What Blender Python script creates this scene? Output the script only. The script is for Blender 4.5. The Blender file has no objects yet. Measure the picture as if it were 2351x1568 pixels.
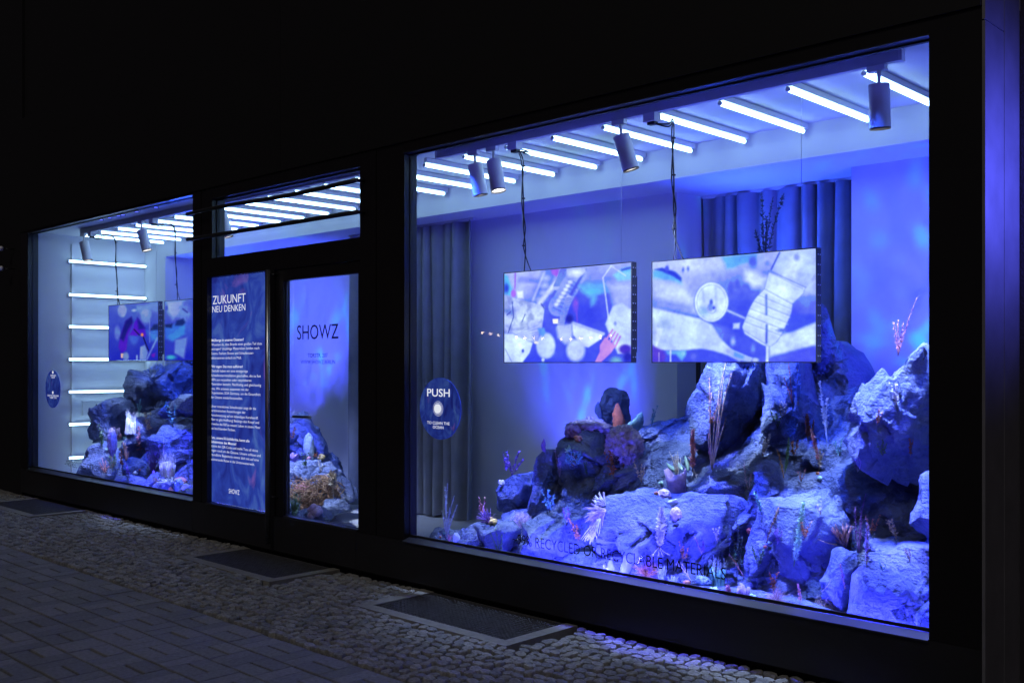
import bpy, bmesh, math, random
import numpy as np
from mathutils import Vector, Matrix

random.seed(7)
rng = np.random.default_rng(11)
scene = bpy.context.scene
col = scene.collection
R = math.radians

# ------------------------------------------------------------------ camera
CAM = np.array([0.0, -4.424, 1.5])
ANG = math.atan2(2397.0, 2325.0)
CA, SA = math.cos(ANG), math.sin(ANG)
FWD = np.array([-CA, SA, 0.0])
RGT = np.array([SA, CA, 0.0])
KS = 2510.0 / 2351.0
FS, US, VS = 2325.0 * KS, 1175.5 * KS, 835.0 * KS      # focal length and principal point of the survey, in photo pixels
cam_d = bpy.data.cameras.new('camera')
cam_d.sensor_width = 36.0
cam_d.lens = 36.0 * 2325.0 / 2351.0
cam_d.shift_y = (835.0 - 784.0) / 2351.0
cam_d.clip_start, cam_d.clip_end = 0.05, 500.0
cam = bpy.data.objects.new('camera', cam_d)
col.objects.link(cam)
cam.location = CAM
cam.rotation_euler = (R(90), 0, math.atan2(-FWD[0], FWD[1]))
scene.camera = cam

# ------------------------------------------------------------------ night sky, faint added street light, exposure
world = bpy.data.worlds.new('World')
scene.world = world
world.use_nodes = True
wn = world.node_tree
sky = wn.nodes.new('ShaderNodeTexSky')
sky.sky_type = 'NISHITA'
sky.sun_disc = False
sky.sun_elevation = R(2.0)
sky.sun_rotation = R(140)
hs = wn.nodes.new('ShaderNodeHueSaturation')
hs.inputs['Saturation'].default_value = 0.25
mixc = wn.nodes.new('ShaderNodeMix'); mixc.data_type = 'RGBA'; mixc.blend_type = 'MULTIPLY'
mixc.inputs['Factor'].default_value = 1.0
mixc.inputs['B'].default_value = (0.9, 0.75, 1.25, 1)
bg = wn.nodes['Background']
bg.inputs['Strength'].default_value = 0.012
wn.links.new(sky.outputs['Color'], hs.inputs['Color'])
wn.links.new(hs.outputs['Color'], mixc.inputs['A'])
wn.links.new(mixc.outputs['Result'], bg.inputs['Color'])

street_fill_d = bpy.data.lights.new('street_fill', 'SUN')  # added sun lamp standing in for street lamp light on the pavement
street_fill_d.energy = 0.36
street_fill_d.angle = R(12)
street_fill_d.color = (1.0, 0.95, 0.86)
street_fill = bpy.data.objects.new('street_fill', street_fill_d)
col.objects.link(street_fill)
street_fill.rotation_euler = (R(44), 0, R(22))

scene.view_settings.view_transform = 'Standard'
scene.view_settings.look = 'None'
scene.view_settings.exposure = 0.0
scene.view_settings.gamma = 1.0
scene.view_settings.use_curve_mapping = False
scene.render.engine = 'CYCLES'
scene.cycles.use_denoising = True
try:
    scene.cycles.denoiser = 'OPENIMAGEDENOISE'
    scene.cycles.denoising_input_passes = 'RGB_ALBEDO_NORMAL'
except Exception:
    pass
scene.cycles.max_bounces = 8
scene.cycles.diffuse_bounces = 4
scene.cycles.glossy_bounces = 3
scene.cycles.transmission_bounces = 4
scene.cycles.transparent_max_bounces = 16
scene.cycles.caustics_reflective = False
scene.cycles.caustics_refractive = False
scene.cycles.sample_clamp_indirect = 4.0
scene.cycles.use_light_tree = True

# ------------------------------------------------------------------ survey helpers: photo pixel + depth -> point in the place
def ray(us, vs):
    return FWD * FS + RGT * (us - US) + np.array([0, 0, VS - vs])
def at(us, vs, y):
    d = ray(us, vs); t = (y - CAM[1]) / d[1]
    return CAM + d * t
def atx(us, vs, x):
    d = ray(us, vs); return CAM + d * (x / d[0])
CR = {  # survey crops: origin x, origin y, scale
    'A': (950, 850, 2.412), 'B': (1600, 850, 2.0912), 'C3': (1950, 600, 3.92), 'C4': (1150, 900, 5.2244), 'C5': (1080, 1130, 5.8075),
    'C6': (1400, 1130, 4.9), 'C7': (1700, 1200, 4.9), 'C8': (1950, 1150, 3.734), 'L4': (200, 970, 6.032), 'L5': (690, 950, 4.355),
    'L3': (250, 720, 5.6), 'M6': (1650, 850, 4.48), 'L2': (0, 850, 3.1357), 'E5': (950, 1180, 7.125), 'T6': (1600, 50, 2.5835),
    'P4': (450, 800, 2.8), 'P2': (480, 640, 4.9), 'D3': (640, 640, 5.6), 'PU': (1000, 900, 7.47), 'OV': (90, 880, 11.2),
    'S1': (1200, 600, 4.9), 'S2': (1560, 580, 4.612), 'K5': (950, 300, 3.1347), 'K1': (0, 450, 3.1357)}
def px(crop, x, y):
    o = CR[crop]; return o[0] + x / o[2], o[1] + y / o[2]
def cat(crop, x, y, depth):
    return at(*px(crop, x, y), depth)

# ------------------------------------------------------------------ noise
_perm = rng.permutation(256); _perm = np.concatenate([_perm, _perm, _perm])
_grad = rng.normal(size=(256, 3)); _grad /= np.linalg.norm(_grad, axis=1)[:, None]
def pn(p):
    p = np.asarray(p, dtype=np.float64)
    i = np.floor(p).astype(np.int64); f = p - i; i &= 255
    w = f * f * f * (f * (f * 6 - 15) + 10)
    out = np.zeros(len(p))
    for dx in (0, 1):
        for dy in (0, 1):
            for dz in (0, 1):
                h = _perm[_perm[_perm[(i[:, 0] + dx) & 255] + ((i[:, 1] + dy) & 255)] + ((i[:, 2] + dz) & 255)]
                g = _grad[h]
                v = (g * (f - np.array([dx, dy, dz]))).sum(1)
                out += v * (w[:, 0] if dx else 1 - w[:, 0]) * (w[:, 1] if dy else 1 - w[:, 1]) * (w[:, 2] if dz else 1 - w[:, 2])
    return out
def fbm(p, o=4, lac=2.03, g=0.5):
    a, s = 1.0, 0.0; q = np.array(p, dtype=np.float64)
    for k in range(o):
        s = s + a * pn(q + 17.3 * k); a *= g; q = q * lac
    return s
def cellv(p, jit=0.9):
    """value of the nearest cell and distance to its border (chipped plates)"""
    p = np.asarray(p); i = np.floor(p).astype(np.int64)
    d1 = np.full(len(p), 9.0); d2 = np.full(len(p), 9.0); val = np.zeros(len(p)); tilt = np.zeros(len(p))
    for dx in (-1, 0, 1):
        for dy in (-1, 0, 1):
            for dz in (-1, 0, 1):
                c = i + np.array([dx, dy, dz]); m = c & 255
                h = _perm[_perm[_perm[m[:, 0]] + m[:, 1]] + m[:, 2]]
                pt = c + 0.5 + jit * 0.6 * _grad[h]
                d = np.linalg.norm(p - pt, axis=1)
                nearer = d < d1
                d2 = np.where(nearer, d1, np.minimum(d2, d))
                val = np.where(nearer, h / 255.0, val)
                tilt = np.where(nearer, ((p - pt) * _grad[(h * 7 + 13) & 255]).sum(1), tilt)
                d1 = np.where(nearer, d, d1)
    return val, d2 - d1, tilt

# ------------------------------------------------------------------ mesh builder
class MB:
    def __init__(s): s.v = []; s.f = []
    def box(s, x0, x1, y0, y1, z0, z1):
        n = len(s.v)
        s.v += [(x0, y0, z0), (x1, y0, z0), (x1, y1, z0), (x0, y1, z0), (x0, y0, z1), (x1, y0, z1), (x1, y1, z1), (x0, y1, z1)]
        s.f += [tuple(n + k for k in q) for q in ((0, 3, 2, 1), (4, 5, 6, 7), (0, 1, 5, 4), (1, 2, 6, 5), (2, 3, 7, 6), (3, 0, 4, 7))]
        return s
    def tube(s, pts, rad, n=6, cap=True):
        pts = [np.asarray(p, float) for p in pts]; k = len(pts)
        rad = rad if hasattr(rad, '__len__') else [rad] * k
        b = len(s.v); up = np.array([0.13, 0.27, 0.95])
        for i, p in enumerate(pts):
            t = pts[min(i + 1, k - 1)] - pts[max(i - 1, 0)]; l = np.linalg.norm(t); t = t / l if l > 1e-9 else np.array([0, 0, 1.0])
            if abs(t @ up) > 0.97: up = np.array([0.9, 0.3, 0.1])
            a = np.cross(t, up); a /= np.linalg.norm(a); c = np.cross(t, a)
            for j in range(n):
                th = 2 * math.pi * j / n
                s.v.append(tuple(p + rad[i] * (a * math.cos(th) + c * math.sin(th))))
        for i in range(k - 1):
            for j in range(n):
                j2 = (j + 1) % n
                s.f.append((b + i * n + j, b + i * n + j2, b + (i + 1) * n + j2, b + (i + 1) * n + j))
        if cap:
            s.f.append(tuple(b + j for j in range(n))[::-1]); s.f.append(tuple(b + (k - 1) * n + j for j in range(n)))
        return s
    def leaf(s, base, d, nrm, L, W, bend=0.2, seg=3):
        base, d, nrm = (np.asarray(q, float) for q in (base, d, nrm))
        d = d / np.linalg.norm(d); nrm = nrm - d * (nrm @ d); l = np.linalg.norm(nrm)
        nrm = nrm / l if l > 1e-6 else np.array([d[1], -d[0], 0.01]); sd = np.cross(d, nrm)
        b = len(s.v)
        for i in range(seg + 1):
            t = i / seg; w = W * math.sin(math.pi * (0.12 + 0.86 * t)) * 0.5; c = base + d * L * t + nrm * (bend * L * t * t)
            s.v += [tuple(c - sd * w), tuple(c - nrm * w * 0.35), tuple(c + sd * w)]
        for i in range(seg):
            for j in (0, 1):
                s.f.append((b + 3 * i + j, b + 3 * i + j + 1, b + 3 * i + 4 + j, b + 3 * i + 3 + j))
        return s
    def build(s, name, mat, parent=None, smooth=False):
        return mesh_obj(name, np.array(s.v), s.f, mat, parent, smooth)

def link(o, parent=None):
    col.objects.link(o)
    if parent is not None: o.parent = parent
    return o
ORG = {}
def local(V, parent):
    V = np.asarray(V, float)
    org = ORG[parent.name] if parent is not None else np.array([(V[:, 0].min() + V[:, 0].max()) / 2, (V[:, 1].min() + V[:, 1].max()) / 2, V[:, 2].min()])
    return V - org, org
def place(o, org, parent):
    link(o, parent); ORG[o.name] = org
    if parent is None: o.location = tuple(org)
    return o
def mesh_obj(name, V, F, mat, parent=None, smooth=False):
    me = bpy.data.meshes.new(name)
    V, org = local(V, parent)
    me.from_pydata([tuple(v) for v in V], [], F)
    me.materials.append(mat)
    if smooth: me.polygons.foreach_set('use_smooth', [True] * len(me.polygons))
    me.update()
    return place(bpy.data.objects.new(name, me), org, parent)
def tri_obj(name, V, T, mat, parent=None, smooth=True):
    me = bpy.data.meshes.new(name)
    V, org = local(V, parent)
    me.vertices.add(len(V)); me.vertices.foreach_set('co', np.asarray(V, np.float32).ravel())
    me.loops.add(T.size); me.loops.foreach_set('vertex_index', T.astype(np.int32).ravel())
    me.polygons.add(len(T)); me.polygons.foreach_set('loop_start', np.arange(0, T.size, 3, dtype=np.int32))
    me.update(calc_edges=True)
    if smooth: me.polygons.foreach_set('use_smooth', np.ones(len(T), bool))
    me.materials.append(mat)
    return place(bpy.data.objects.new(name, me), org, parent)
def tag(o, label, cat_, group=None):
    o['label'] = label; o['category'] = cat_
    if group: o['group'] = group
    return o
def empty(name, loc, label=None, cat_=None, group=None):
    o = bpy.data.objects.new(name, None); o.empty_display_size = 0.05
    col.objects.link(o); o.location = tuple(loc)
    ORG[o.name] = np.array(loc, float)
    if label: tag(o, label, cat_, group)
    return o
def struct(o): o['kind'] = 'structure'; return o
def stuff(o): o['kind'] = 'stuff'; return o

# ------------------------------------------------------------------ materials
def srgb(r, g, b):
    f = lambda c: (c / 255 / 12.92) if c / 255 <= 0.04045 else ((c / 255 + 0.055) / 1.055) ** 2.4
    return (f(r), f(g), f(b))
def mat(name, base, rough=0.6, metal=0.0, var=0.0, vscale=8.0, bump=0.0, bscale=40.0, spec=0.5, detail=4.0, coords='Object'):
    m = bpy.data.materials.new(name); m.use_nodes = True
    nt = m.node_tree; p = nt.nodes['Principled BSDF']
    p.inputs['Base Color'].default_value = (*base, 1); p.inputs['Roughness'].default_value = rough
    p.inputs['Metallic'].default_value = metal; p.inputs['Specular IOR Level'].default_value = spec
    tc = nt.nodes.new('ShaderNodeTexCoord')
    if coords == 'World': tc = nt.nodes.new('ShaderNodeNewGeometry'); coords = 'Position'
    if var > 0:
        nz = nt.nodes.new('ShaderNodeTexNoise'); nz.inputs['Scale'].default_value = vscale; nz.inputs['Detail'].default_value = detail
        nt.links.new(tc.outputs[coords], nz.inputs['Vector'])
        rp = nt.nodes.new('ShaderNodeValToRGB')
        rp.color_ramp.elements[0].position = 0.3; rp.color_ramp.elements[1].position = 0.7
        rp.color_ramp.elements[0].color = (*[c * (1 - var) for c in base], 1); rp.color_ramp.elements[1].color = (*[min(1, c * (1 + var)) for c in base], 1)
        nt.links.new(nz.outputs['Fac'], rp.inputs['Fac']); nt.links.new(rp.outputs['Color'], p.inputs['Base Color'])
    if bump > 0:
        nb = nt.nodes.new('ShaderNodeTexNoise'); nb.inputs['Scale'].default_value = bscale; nb.inputs['Detail'].default_value = 6
        nt.links.new(tc.outputs[coords], nb.inputs['Vector'])
        bp = nt.nodes.new('ShaderNodeBump'); bp.inputs['Strength'].default_value = bump; bp.inputs['Distance'].default_value = 0.01
        nt.links.new(nb.outputs['Fac'], bp.inputs['Height']); nt.links.new(bp.outputs['Normal'], p.inputs['Normal'])
    return m
def emit(name, c, s):
    m = bpy.data.materials.new(name); m.use_nodes = True; nt = m.node_tree
    for n in list(nt.nodes): nt.nodes.remove(n)
    o = nt.nodes.new('ShaderNodeOutputMaterial'); e = nt.nodes.new('ShaderNodeEmission')
    e.inputs['Color'].default_value = (*c, 1); e.inputs['Strength'].default_value = s
    nt.links.new(e.outputs[0], o.inputs['Surface']); return m
def screen_mat(name, strength):
    m = emit(name, (1, 1, 1), strength); nt = m.node_tree
    e = [n for n in nt.nodes if n.type == 'EMISSION'][0]
    a = nt.nodes.new('ShaderNodeVertexColor'); a.layer_name = 'picture'
    nt.links.new(a.outputs['Color'], e.inputs['Color'])
    gl = nt.nodes.new('ShaderNodeBsdfGlossy'); gl.inputs['Roughness'].default_value = 0.25; gl.inputs['Color'].default_value = (0.03, 0.03, 0.03, 1)
    ad = nt.nodes.new('ShaderNodeAddShader'); o = [n for n in nt.nodes if n.type == 'OUTPUT_MATERIAL'][0]
    nt.links.new(e.outputs[0], ad.inputs[0]); nt.links.new(gl.outputs[0], ad.inputs[1]); nt.links.new(ad.outputs[0], o.inputs['Surface'])
    return m
def clear(name, tint=(1, 1, 1), refl=0.08, rough=0.02, opac=0.0, body=(0.5, 0.5, 0.6)):
    """thin clear sheet: lets light through, mirrors at a glancing angle"""
    m = bpy.data.materials.new(name); m.use_nodes = True; nt = m.node_tree
    for n in list(nt.nodes): nt.nodes.remove(n)
    o = nt.nodes.new('ShaderNodeOutputMaterial'); t = nt.nodes.new('ShaderNodeBsdfTransparent'); g = nt.nodes.new('ShaderNodeBsdfGlossy')
    t.inputs['Color'].default_value = (*tint, 1); g.inputs['Roughness'].default_value = rough
    lw = nt.nodes.new('ShaderNodeLayerWeight'); lw.inputs['Blend'].default_value = 0.25
    mp = nt.nodes.new('ShaderNodeMath'); mp.operation = 'MULTIPLY_ADD'; mp.inputs[1].default_value = refl * 5; mp.inputs[2].default_value = refl * 0.4; mp.use_clamp = True
    mx = nt.nodes.new('ShaderNodeMixShader')
    nt.links.new(lw.outputs['Fresnel'], mp.inputs[0]); nt.links.new(mp.outputs[0], mx.inputs['Fac'])
    last = t.outputs[0]
    if opac > 0:
        d = nt.nodes.new('ShaderNodeBsdfPrincipled'); d.inputs['Base Color'].default_value = (*body, 1); d.inputs['Roughness'].default_value = 0.25
        mo = nt.nodes.new('ShaderNodeMixShader'); mo.inputs['Fac'].default_value = opac
        nt.links.new(last, mo.inputs[1]); nt.links.new(d.outputs[0], mo.inputs[2]); last = mo.outputs[0]
    nt.links.new(last, mx.inputs[1]); nt.links.new(g.outputs[0], mx.inputs[2]); nt.links.new(mx.outputs[0], o.inputs['Surface'])
    return m

M = {}
M['frame'] = mat('frame_paint', (0.005, 0.004, 0.005), 0.45, 0.0, 0.2, 3.0, 0.05, 200)
M['base'] = mat('base_panel_paint', (0.011, 0.0105, 0.013), 0.55, 0.0, 0.25, 2.0, 0.08, 120)
M['fascia'] = mat('fascia_paint', (0.0016, 0.001, 0.0022), 0.7, 0, 0.2, 2.0)
M['sill'] = mat('sill_metal', (0.09, 0.09, 0.10), 0.4, 0.8, 0.1, 5)
M['gasket'] = mat('gasket', (0.006, 0.006, 0.008), 0.6)
M['wall'] = mat('wall_paint', (0.62, 0.64, 0.68), 0.85, 0, 0.03, 2.0, 0.03, 150)
M['ceil'] = mat('ceiling_paint', (0.60, 0.62, 0.66), 0.85, 0, 0.03, 2.0, 0.03, 150)
M['floor'] = mat('interior_floor', (0.42, 0.43, 0.45), 0.35, 0, 0.06, 3.0)
M['plaster'] = mat('dark_plaster', (0.018, 0.010, 0.02), 0.9, 0, 0.3, 6, 0.4, 90)
M['metalpanel'] = mat('side_metal', (0.35, 0.35, 0.38), 0.42, 0.7, 0.12, 6.0, 0.05, 60)
M['glass'] = clear('window_glass', (0.97, 0.98, 0.99), 0.035)
def smear(m):
    nt = m.node_tree; o = [n for n in nt.nodes if n.type == 'OUTPUT_MATERIAL'][0]; src = o.inputs['Surface'].links[0].from_socket
    tc = nt.nodes.new('ShaderNodeTexCoord'); mp = nt.nodes.new('ShaderNodeMapping'); mp.inputs['Scale'].default_value = (5.0, 1.0, 1.6); mp.inputs['Rotation'].default_value = (0, 0.5, 0)
    n = nt.nodes.new('ShaderNodeTexNoise'); n.inputs['Scale'].default_value = 1.3; n.inputs['Detail'].default_value = 9; n.inputs['Roughness'].default_value = 0.7
    rp = nt.nodes.new('ShaderNodeValToRGB'); rp.color_ramp.elements[0].position = 0.56; rp.color_ramp.elements[1].position = 0.8
    rp.color_ramp.elements[0].color = (0.0, 0.0, 0.0, 1); rp.color_ramp.elements[1].color = (0.028, 0.028, 0.028, 1)
    d = nt.nodes.new('ShaderNodeBsdfTranslucent'); d.inputs['Color'].default_value = (0.8, 0.8, 0.8, 1); mx = nt.nodes.new('ShaderNodeMixShader')
    nt.links.new(tc.outputs['Object'], mp.inputs['Vector']); nt.links.new(mp.outputs['Vector'], n.inputs['Vector']); nt.links.new(n.outputs['Fac'], rp.inputs['Fac']); nt.links.new(rp.outputs['Color'], mx.inputs['Fac'])
    nt.links.new(src, mx.inputs[1]); nt.links.new(d.outputs[0], mx.inputs[2]); nt.links.new(mx.outputs[0], o.inputs['Surface'])
smear(M['glass'])
M['bulb'] = emit('festoon_bulb', (1.0, 0.72, 0.42), 38.0)
M['pipe'] = clear('clear_pipe', (0.86, 0.88, 0.93), 0.16, 0.08, 0.22, (0.6, 0.62, 0.72))
M['curtain'] = mat('curtain_fabric', (0.22, 0.235, 0.28), 0.9, 0, 0.12, 6.0, 0.15, 300)
M['black'] = mat('black_plastic', (0.012, 0.012, 0.014), 0.45)
M['darkmetal'] = mat('dark_metal', (0.03, 0.03, 0.035), 0.35, 0.8)
M['barmetal'] = mat('bar_metal', (0.05, 0.05, 0.055), 0.45, 0.6)
M['rail'] = mat('brushed_steel', (0.45, 0.46, 0.5), 0.3, 1.0, 0.1, 30)
M['lampwhite'] = mat('lamp_white', (0.80, 0.80, 0.82), 0.5, 0, 0.04, 10)
M['track'] = mat('track_white', (0.6, 0.61, 0.65), 0.5)
M['tube'] = emit('led_tube_glow', (0.43, 0.72, 1.0), 10.5)
M['lens'] = emit('spot_lens', (1.0, 0.93, 0.85), 6.0)
M['bluelens'] = emit('blue_lens', (0.1, 0.12, 1.0), 8.0)
M['screen'] = screen_mat('screen_picture', 1.15)
M['wire'] = mat('steel_wire', (0.5, 0.5, 0.55), 0.3, 0.9)
M['vinylblack'] = mat('black_vinyl', (0.008, 0.008, 0.02), 0.5)
M['vinylwhite'] = emit('white_print_glow', (0.86, 0.9, 1.0), 0.85)  # lettering emits, standing in for light coming through the film
M['bed'] = mat('joint_soil', (0.02, 0.017, 0.013), 0.95, 0, 0.4, 20)
M['concrete'] = mat('concrete_rim', (0.21, 0.20, 0.18), 0.85, 0, 0.15, 25, 0.3, 180)
M['grate'] = mat('grate_steel', (0.16, 0.16, 0.17), 0.5, 0.5, 0.2, 20)
M['shaft'] = mat('light_well_shaft', (0.02, 0.02, 0.02), 0.9)
for k, c in enumerate([(0.21, 0.205, 0.20), (0.27, 0.265, 0.255), (0.17, 0.17, 0.172), (0.23, 0.22, 0.205)]):
    M['cob%d' % k] = mat('granite_cobble', c, 0.75, 0, 0.35, 60, 0.5, 160, coords='World')
for k, c in enumerate([(0.19, 0.19, 0.20), (0.215, 0.213, 0.22), (0.165, 0.165, 0.175)]):
    M['slab%d' % k] = mat('paving_slab', c, 0.85, 0, 0.2, 50, 0.25, 260, coords='World')

def rock_mat():
    m = bpy.data.materials.new('sculpted_rock'); m.use_nodes = True; nt = m.node_tree; p = nt.nodes['Principled BSDF']
    tc = nt.nodes.new('ShaderNodeTexCoord')
    n1 = nt.nodes.new('ShaderNodeTexNoise'); n1.inputs['Scale'].default_value = 5; n1.inputs['Detail'].default_value = 8; n1.inputs['Roughness'].default_value = 0.65
    rp = nt.nodes.new('ShaderNodeValToRGB')
    e = rp.color_ramp.elements; e[0].position = 0.32; e[1].position = 0.68
    e[0].color = (0.075, 0.11, 0.26, 1); e[1].color = (0.24, 0.29, 0.46, 1)
    em = rp.color_ramp.elements.new(0.5); em.color = (0.14, 0.185, 0.36, 1)
    n2 = nt.nodes.new('ShaderNodeTexNoise'); n2.inputs['Scale'].default_value = 38; n2.inputs['Detail'].default_value = 8; n2.inputs['Roughness'].default_value = 0.7
    mp = nt.nodes.new('ShaderNodeMapping'); mp.inputs['Scale'].default_value = (9, 9, 46); mp.inputs['Rotation'].default_value = (0.3, 0.9, 0.2)
    n3 = nt.nodes.new('ShaderNodeTexNoise'); n3.inputs['Scale'].default_value = 1.0; n3.inputs['Detail'].default_value = 3; n3.inputs['Distortion'].default_value = 0.6
    vo = nt.nodes.new('ShaderNodeTexVoronoi'); vo.inputs['Scale'].default_value = 60
    nt.links.new(tc.outputs['Object'], n1.inputs['Vector']); nt.links.new(tc.outputs['Object'], n2.inputs['Vector'])
    nt.links.new(tc.outputs['Object'], mp.inputs['Vector']); nt.links.new(mp.outputs['Vector'], n3.inputs['Vector'])
    nt.links.new(tc.outputs['Object'], vo.inputs['Vector'])
    a1 = nt.nodes.new('ShaderNodeMath'); a1.operation = 'MULTIPLY_ADD'; a1.inputs[1].default_value = 0.5
    nt.links.new(n3.outputs['Fac'], a1.inputs[0]); nt.links.new(n2.outputs['Fac'], a1.inputs[2])
    a2 = nt.nodes.new('ShaderNodeMath'); a2.operation = 'MULTIPLY_ADD'; a2.inputs[1].default_value = 0.25
    nt.links.new(vo.outputs['Distance'], a2.inputs[0]); nt.links.new(a1.outputs[0], a2.inputs[2])
    bp = nt.nodes.new('ShaderNodeBump'); bp.inputs['Strength'].default_value = 1.0; bp.inputs['Distance'].default_value = 0.028
    nt.links.new(a2.outputs[0], bp.inputs['Height']); nt.links.new(bp.outputs['Normal'], p.inputs['Normal'])
    nt.links.new(n1.outputs['Fac'], rp.inputs['Fac']); nt.links.new(rp.outputs['Color'], p.inputs['Base Color'])
    p.inputs['Roughness'].default_value = 0.8; p.inputs['Specular IOR Level'].default_value = 0.3
    return m
M['rock'] = rock_mat()

_pm = {}
def pm(c, rough=0.6):
    k = (tuple(c), rough)
    if k not in _pm: _pm[k] = mat('dried_plant_%d' % len(_pm), c, rough, 0, 0.3, 45)
    return _pm[k]
_cm = {}
def clearm(c, op=0.55):
    k = (tuple(c), op)
    if k not in _cm: _cm[k] = clear('plastic_film_%d' % len(_cm), (0.85, 0.88, 0.95), 0.15, 0.12, op, c)
    return _cm[k]

def paint_film(name, strength, scale):
    """printed translucent window film: swirling brush strokes, own glow put in for shop light behind it"""
    m = bpy.data.materials.new(name); m.use_nodes = True; nt = m.node_tree
    for n in list(nt.nodes): nt.nodes.remove(n)
    o = nt.nodes.new('ShaderNodeOutputMaterial'); tc = nt.nodes.new('ShaderNodeTexCoord')
    mp = nt.nodes.new('ShaderNodeMapping'); mp.inputs['Scale'].default_value = (scale, scale, scale * 0.7); mp.inputs['Rotation'].default_value = (0, 0.5, 0)
    nt.links.new(tc.outputs['Object'], mp.inputs['Vector'])
    n = nt.nodes.new('ShaderNodeTexNoise'); n.inputs['Scale'].default_value = 1.6; n.inputs['Detail'].default_value = 9; n.inputs['Distortion'].default_value = 1.6
    n2 = nt.nodes.new('ShaderNodeTexNoise'); n2.inputs['Scale'].default_value = 0.9; n2.inputs['Detail'].default_value = 5; n2.inputs['Distortion'].default_value = 1.8
    nt.links.new(mp.outputs['Vector'], n.inputs['Vector']); nt.links.new(mp.outputs['Vector'], n2.inputs['Vector'])
    rp = nt.nodes.new('ShaderNodeValToRGB'); rp.color_ramp.elements[0].position = 0.3; rp.color_ramp.elements[1].position = 0.72
    rp.color_ramp.elements[0].color = (*srgb(34, 44, 140), 1); rp.color_ramp.elements[1].color = (*srgb(78, 112, 196), 1)
    q = rp.color_ramp.elements.new(0.5); q.color = (*srgb(48, 72, 180), 1)
    rk = nt.nodes.new('ShaderNodeValToRGB'); rk.color_ramp.elements[0].position = 0.58; rk.color_ramp.elements[1].position = 0.7
    rk.color_ramp.elements[0].color = (0, 0, 0, 1); rk.color_ramp.elements[1].color = (0.75, 0.75, 0.75, 1)
    mx = nt.nodes.new('ShaderNodeMix'); mx.data_type = 'RGBA'; mx.inputs['B'].default_value = (*srgb(125, 95, 190), 1)
    nt.links.new(n.outputs['Fac'], rp.inputs['Fac']); nt.links.new(n2.outputs['Fac'], rk.inputs['Fac'])
    nt.links.new(rk.outputs['Color'], mx.inputs['Factor']); nt.links.new(rp.outputs['Color'], mx.inputs['A'])
    e = nt.nodes.new('ShaderNodeEmission'); e.inputs['Strength'].default_value = strength  # emission stands in for shop light passing through the film
    d = nt.nodes.new('ShaderNodeBsdfDiffuse'); ad = nt.nodes.new('ShaderNodeAddShader')
    nt.links.new(mx.outputs['Result'], e.inputs['Color']); nt.links.new(mx.outputs['Result'], d.inputs['Color'])
    nt.links.new(e.outputs[0], ad.inputs[0]); nt.links.new(d.outputs[0], ad.inputs[1]); nt.links.new(ad.outputs[0], o.inputs['Surface'])
    return m
M['poster'] = paint_film('poster_print', 0.66, 2.4)
M['sticker'] = paint_film('sticker_print', 0.34, 7.0)

# ------------------------------------------------------------------ track spots and added lamps that light the reef
def aim(o, target):
    d = Vector(target) - o.location
    o.rotation_euler = d.to_track_quat('-Z', 'Y').to_euler()
def spot(name, loc, target, power, size, blend, c, rad=0.03, gobo=None):
    l = bpy.data.lights.new(name, 'SPOT'); l.energy = power; l.spot_size = R(size); l.spot_blend = blend; l.color = c; l.shadow_soft_size = rad
    o = bpy.data.objects.new(name, l); col.objects.link(o); o.location = loc; aim(o, target)
    if gobo:
        l.use_nodes = True; nt = l.node_tree; e = nt.nodes['Emission']
        g = nt.nodes.new('ShaderNodeTexCoord'); n = nt.nodes.new('ShaderNodeTexNoise')
        mpn = nt.nodes.new('ShaderNodeMapping'); mpn.inputs['Scale'].default_value = (gobo, gobo * 0.35, gobo)
        n.inputs['Scale'].default_value = 1.0; n.inputs['Detail'].default_value = 3; n.inputs['Distortion'].default_value = 1.5
        r = nt.nodes.new('ShaderNodeValToRGB'); r.color_ramp.elements[0].position = 0.30; r.color_ramp.elements[1].position = 0.74
        r.color_ramp.elements[0].color = (0.02, 0.03, 0.38, 1); r.color_ramp.elements[1].color = (0.02, 0.36, 0.9, 1)
        q = r.color_ramp.elements.new(0.45); q.color = (0.05, 0.06, 0.9, 1)
        q = r.color_ramp.elements.new(0.58); q.color = (0.06, 0.07, 1.0, 1)
        nt.links.new(g.outputs['Normal'], mpn.inputs['Vector']); nt.links.new(mpn.outputs['Vector'], n.inputs['Vector'])
        nt.links.new(n.outputs['Fac'], r.inputs['Fac']); nt.links.new(r.outputs['Color'], e.inputs['Color'])
    return o
INDIGO = (0.075, 0.075, 1.0)
BLUE = (0.03, 0.09, 1.0)
UP = [  # added blue floodlights, unseen among the rocks: location, target, power, cone, colour, gobo
    (tuple(cat('A', 975, 790, 1.14)), tuple(cat('A', 1180, 260, 1.88)), 160, 88, INDIGO, 8.0),
    (tuple(cat('S2', 700, 850, 1.66)), (-3.15, 1.9, 2.9), 170, 130, BLUE, None),
    ((-1.80, 1.05, 1.75), (-2.75, 1.88, 2.05), 190, 120, BLUE, 9.0),
    (tuple(at(585 * KS, 985 * KS, 0.62)), tuple(at(675 * KS, 720 * KS, 1.88)), 460, 76, INDIGO, 8.0),
    (tuple(cat('L3', 1150, 600, 1.66)), (-9.9, 1.8, 2.7), 200, 140, BLUE, None),
    ((-2.80, 0.125, 0.27), tuple(cat('C6', 1250, 820, 0.42)), 120, 52, INDIGO, None),
    ((-3.12, 0.125, 0.27), tuple(cat('B', 1150, 1320, 0.26)), 70, 40, INDIGO, None),
]
for k, (l, t, pw, sz, c, gb) in enumerate(UP):
    spot('added_flood_light', l, t, pw, sz, 1.0, (1, 1, 1) if gb else c, 0.03, gb)
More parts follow.
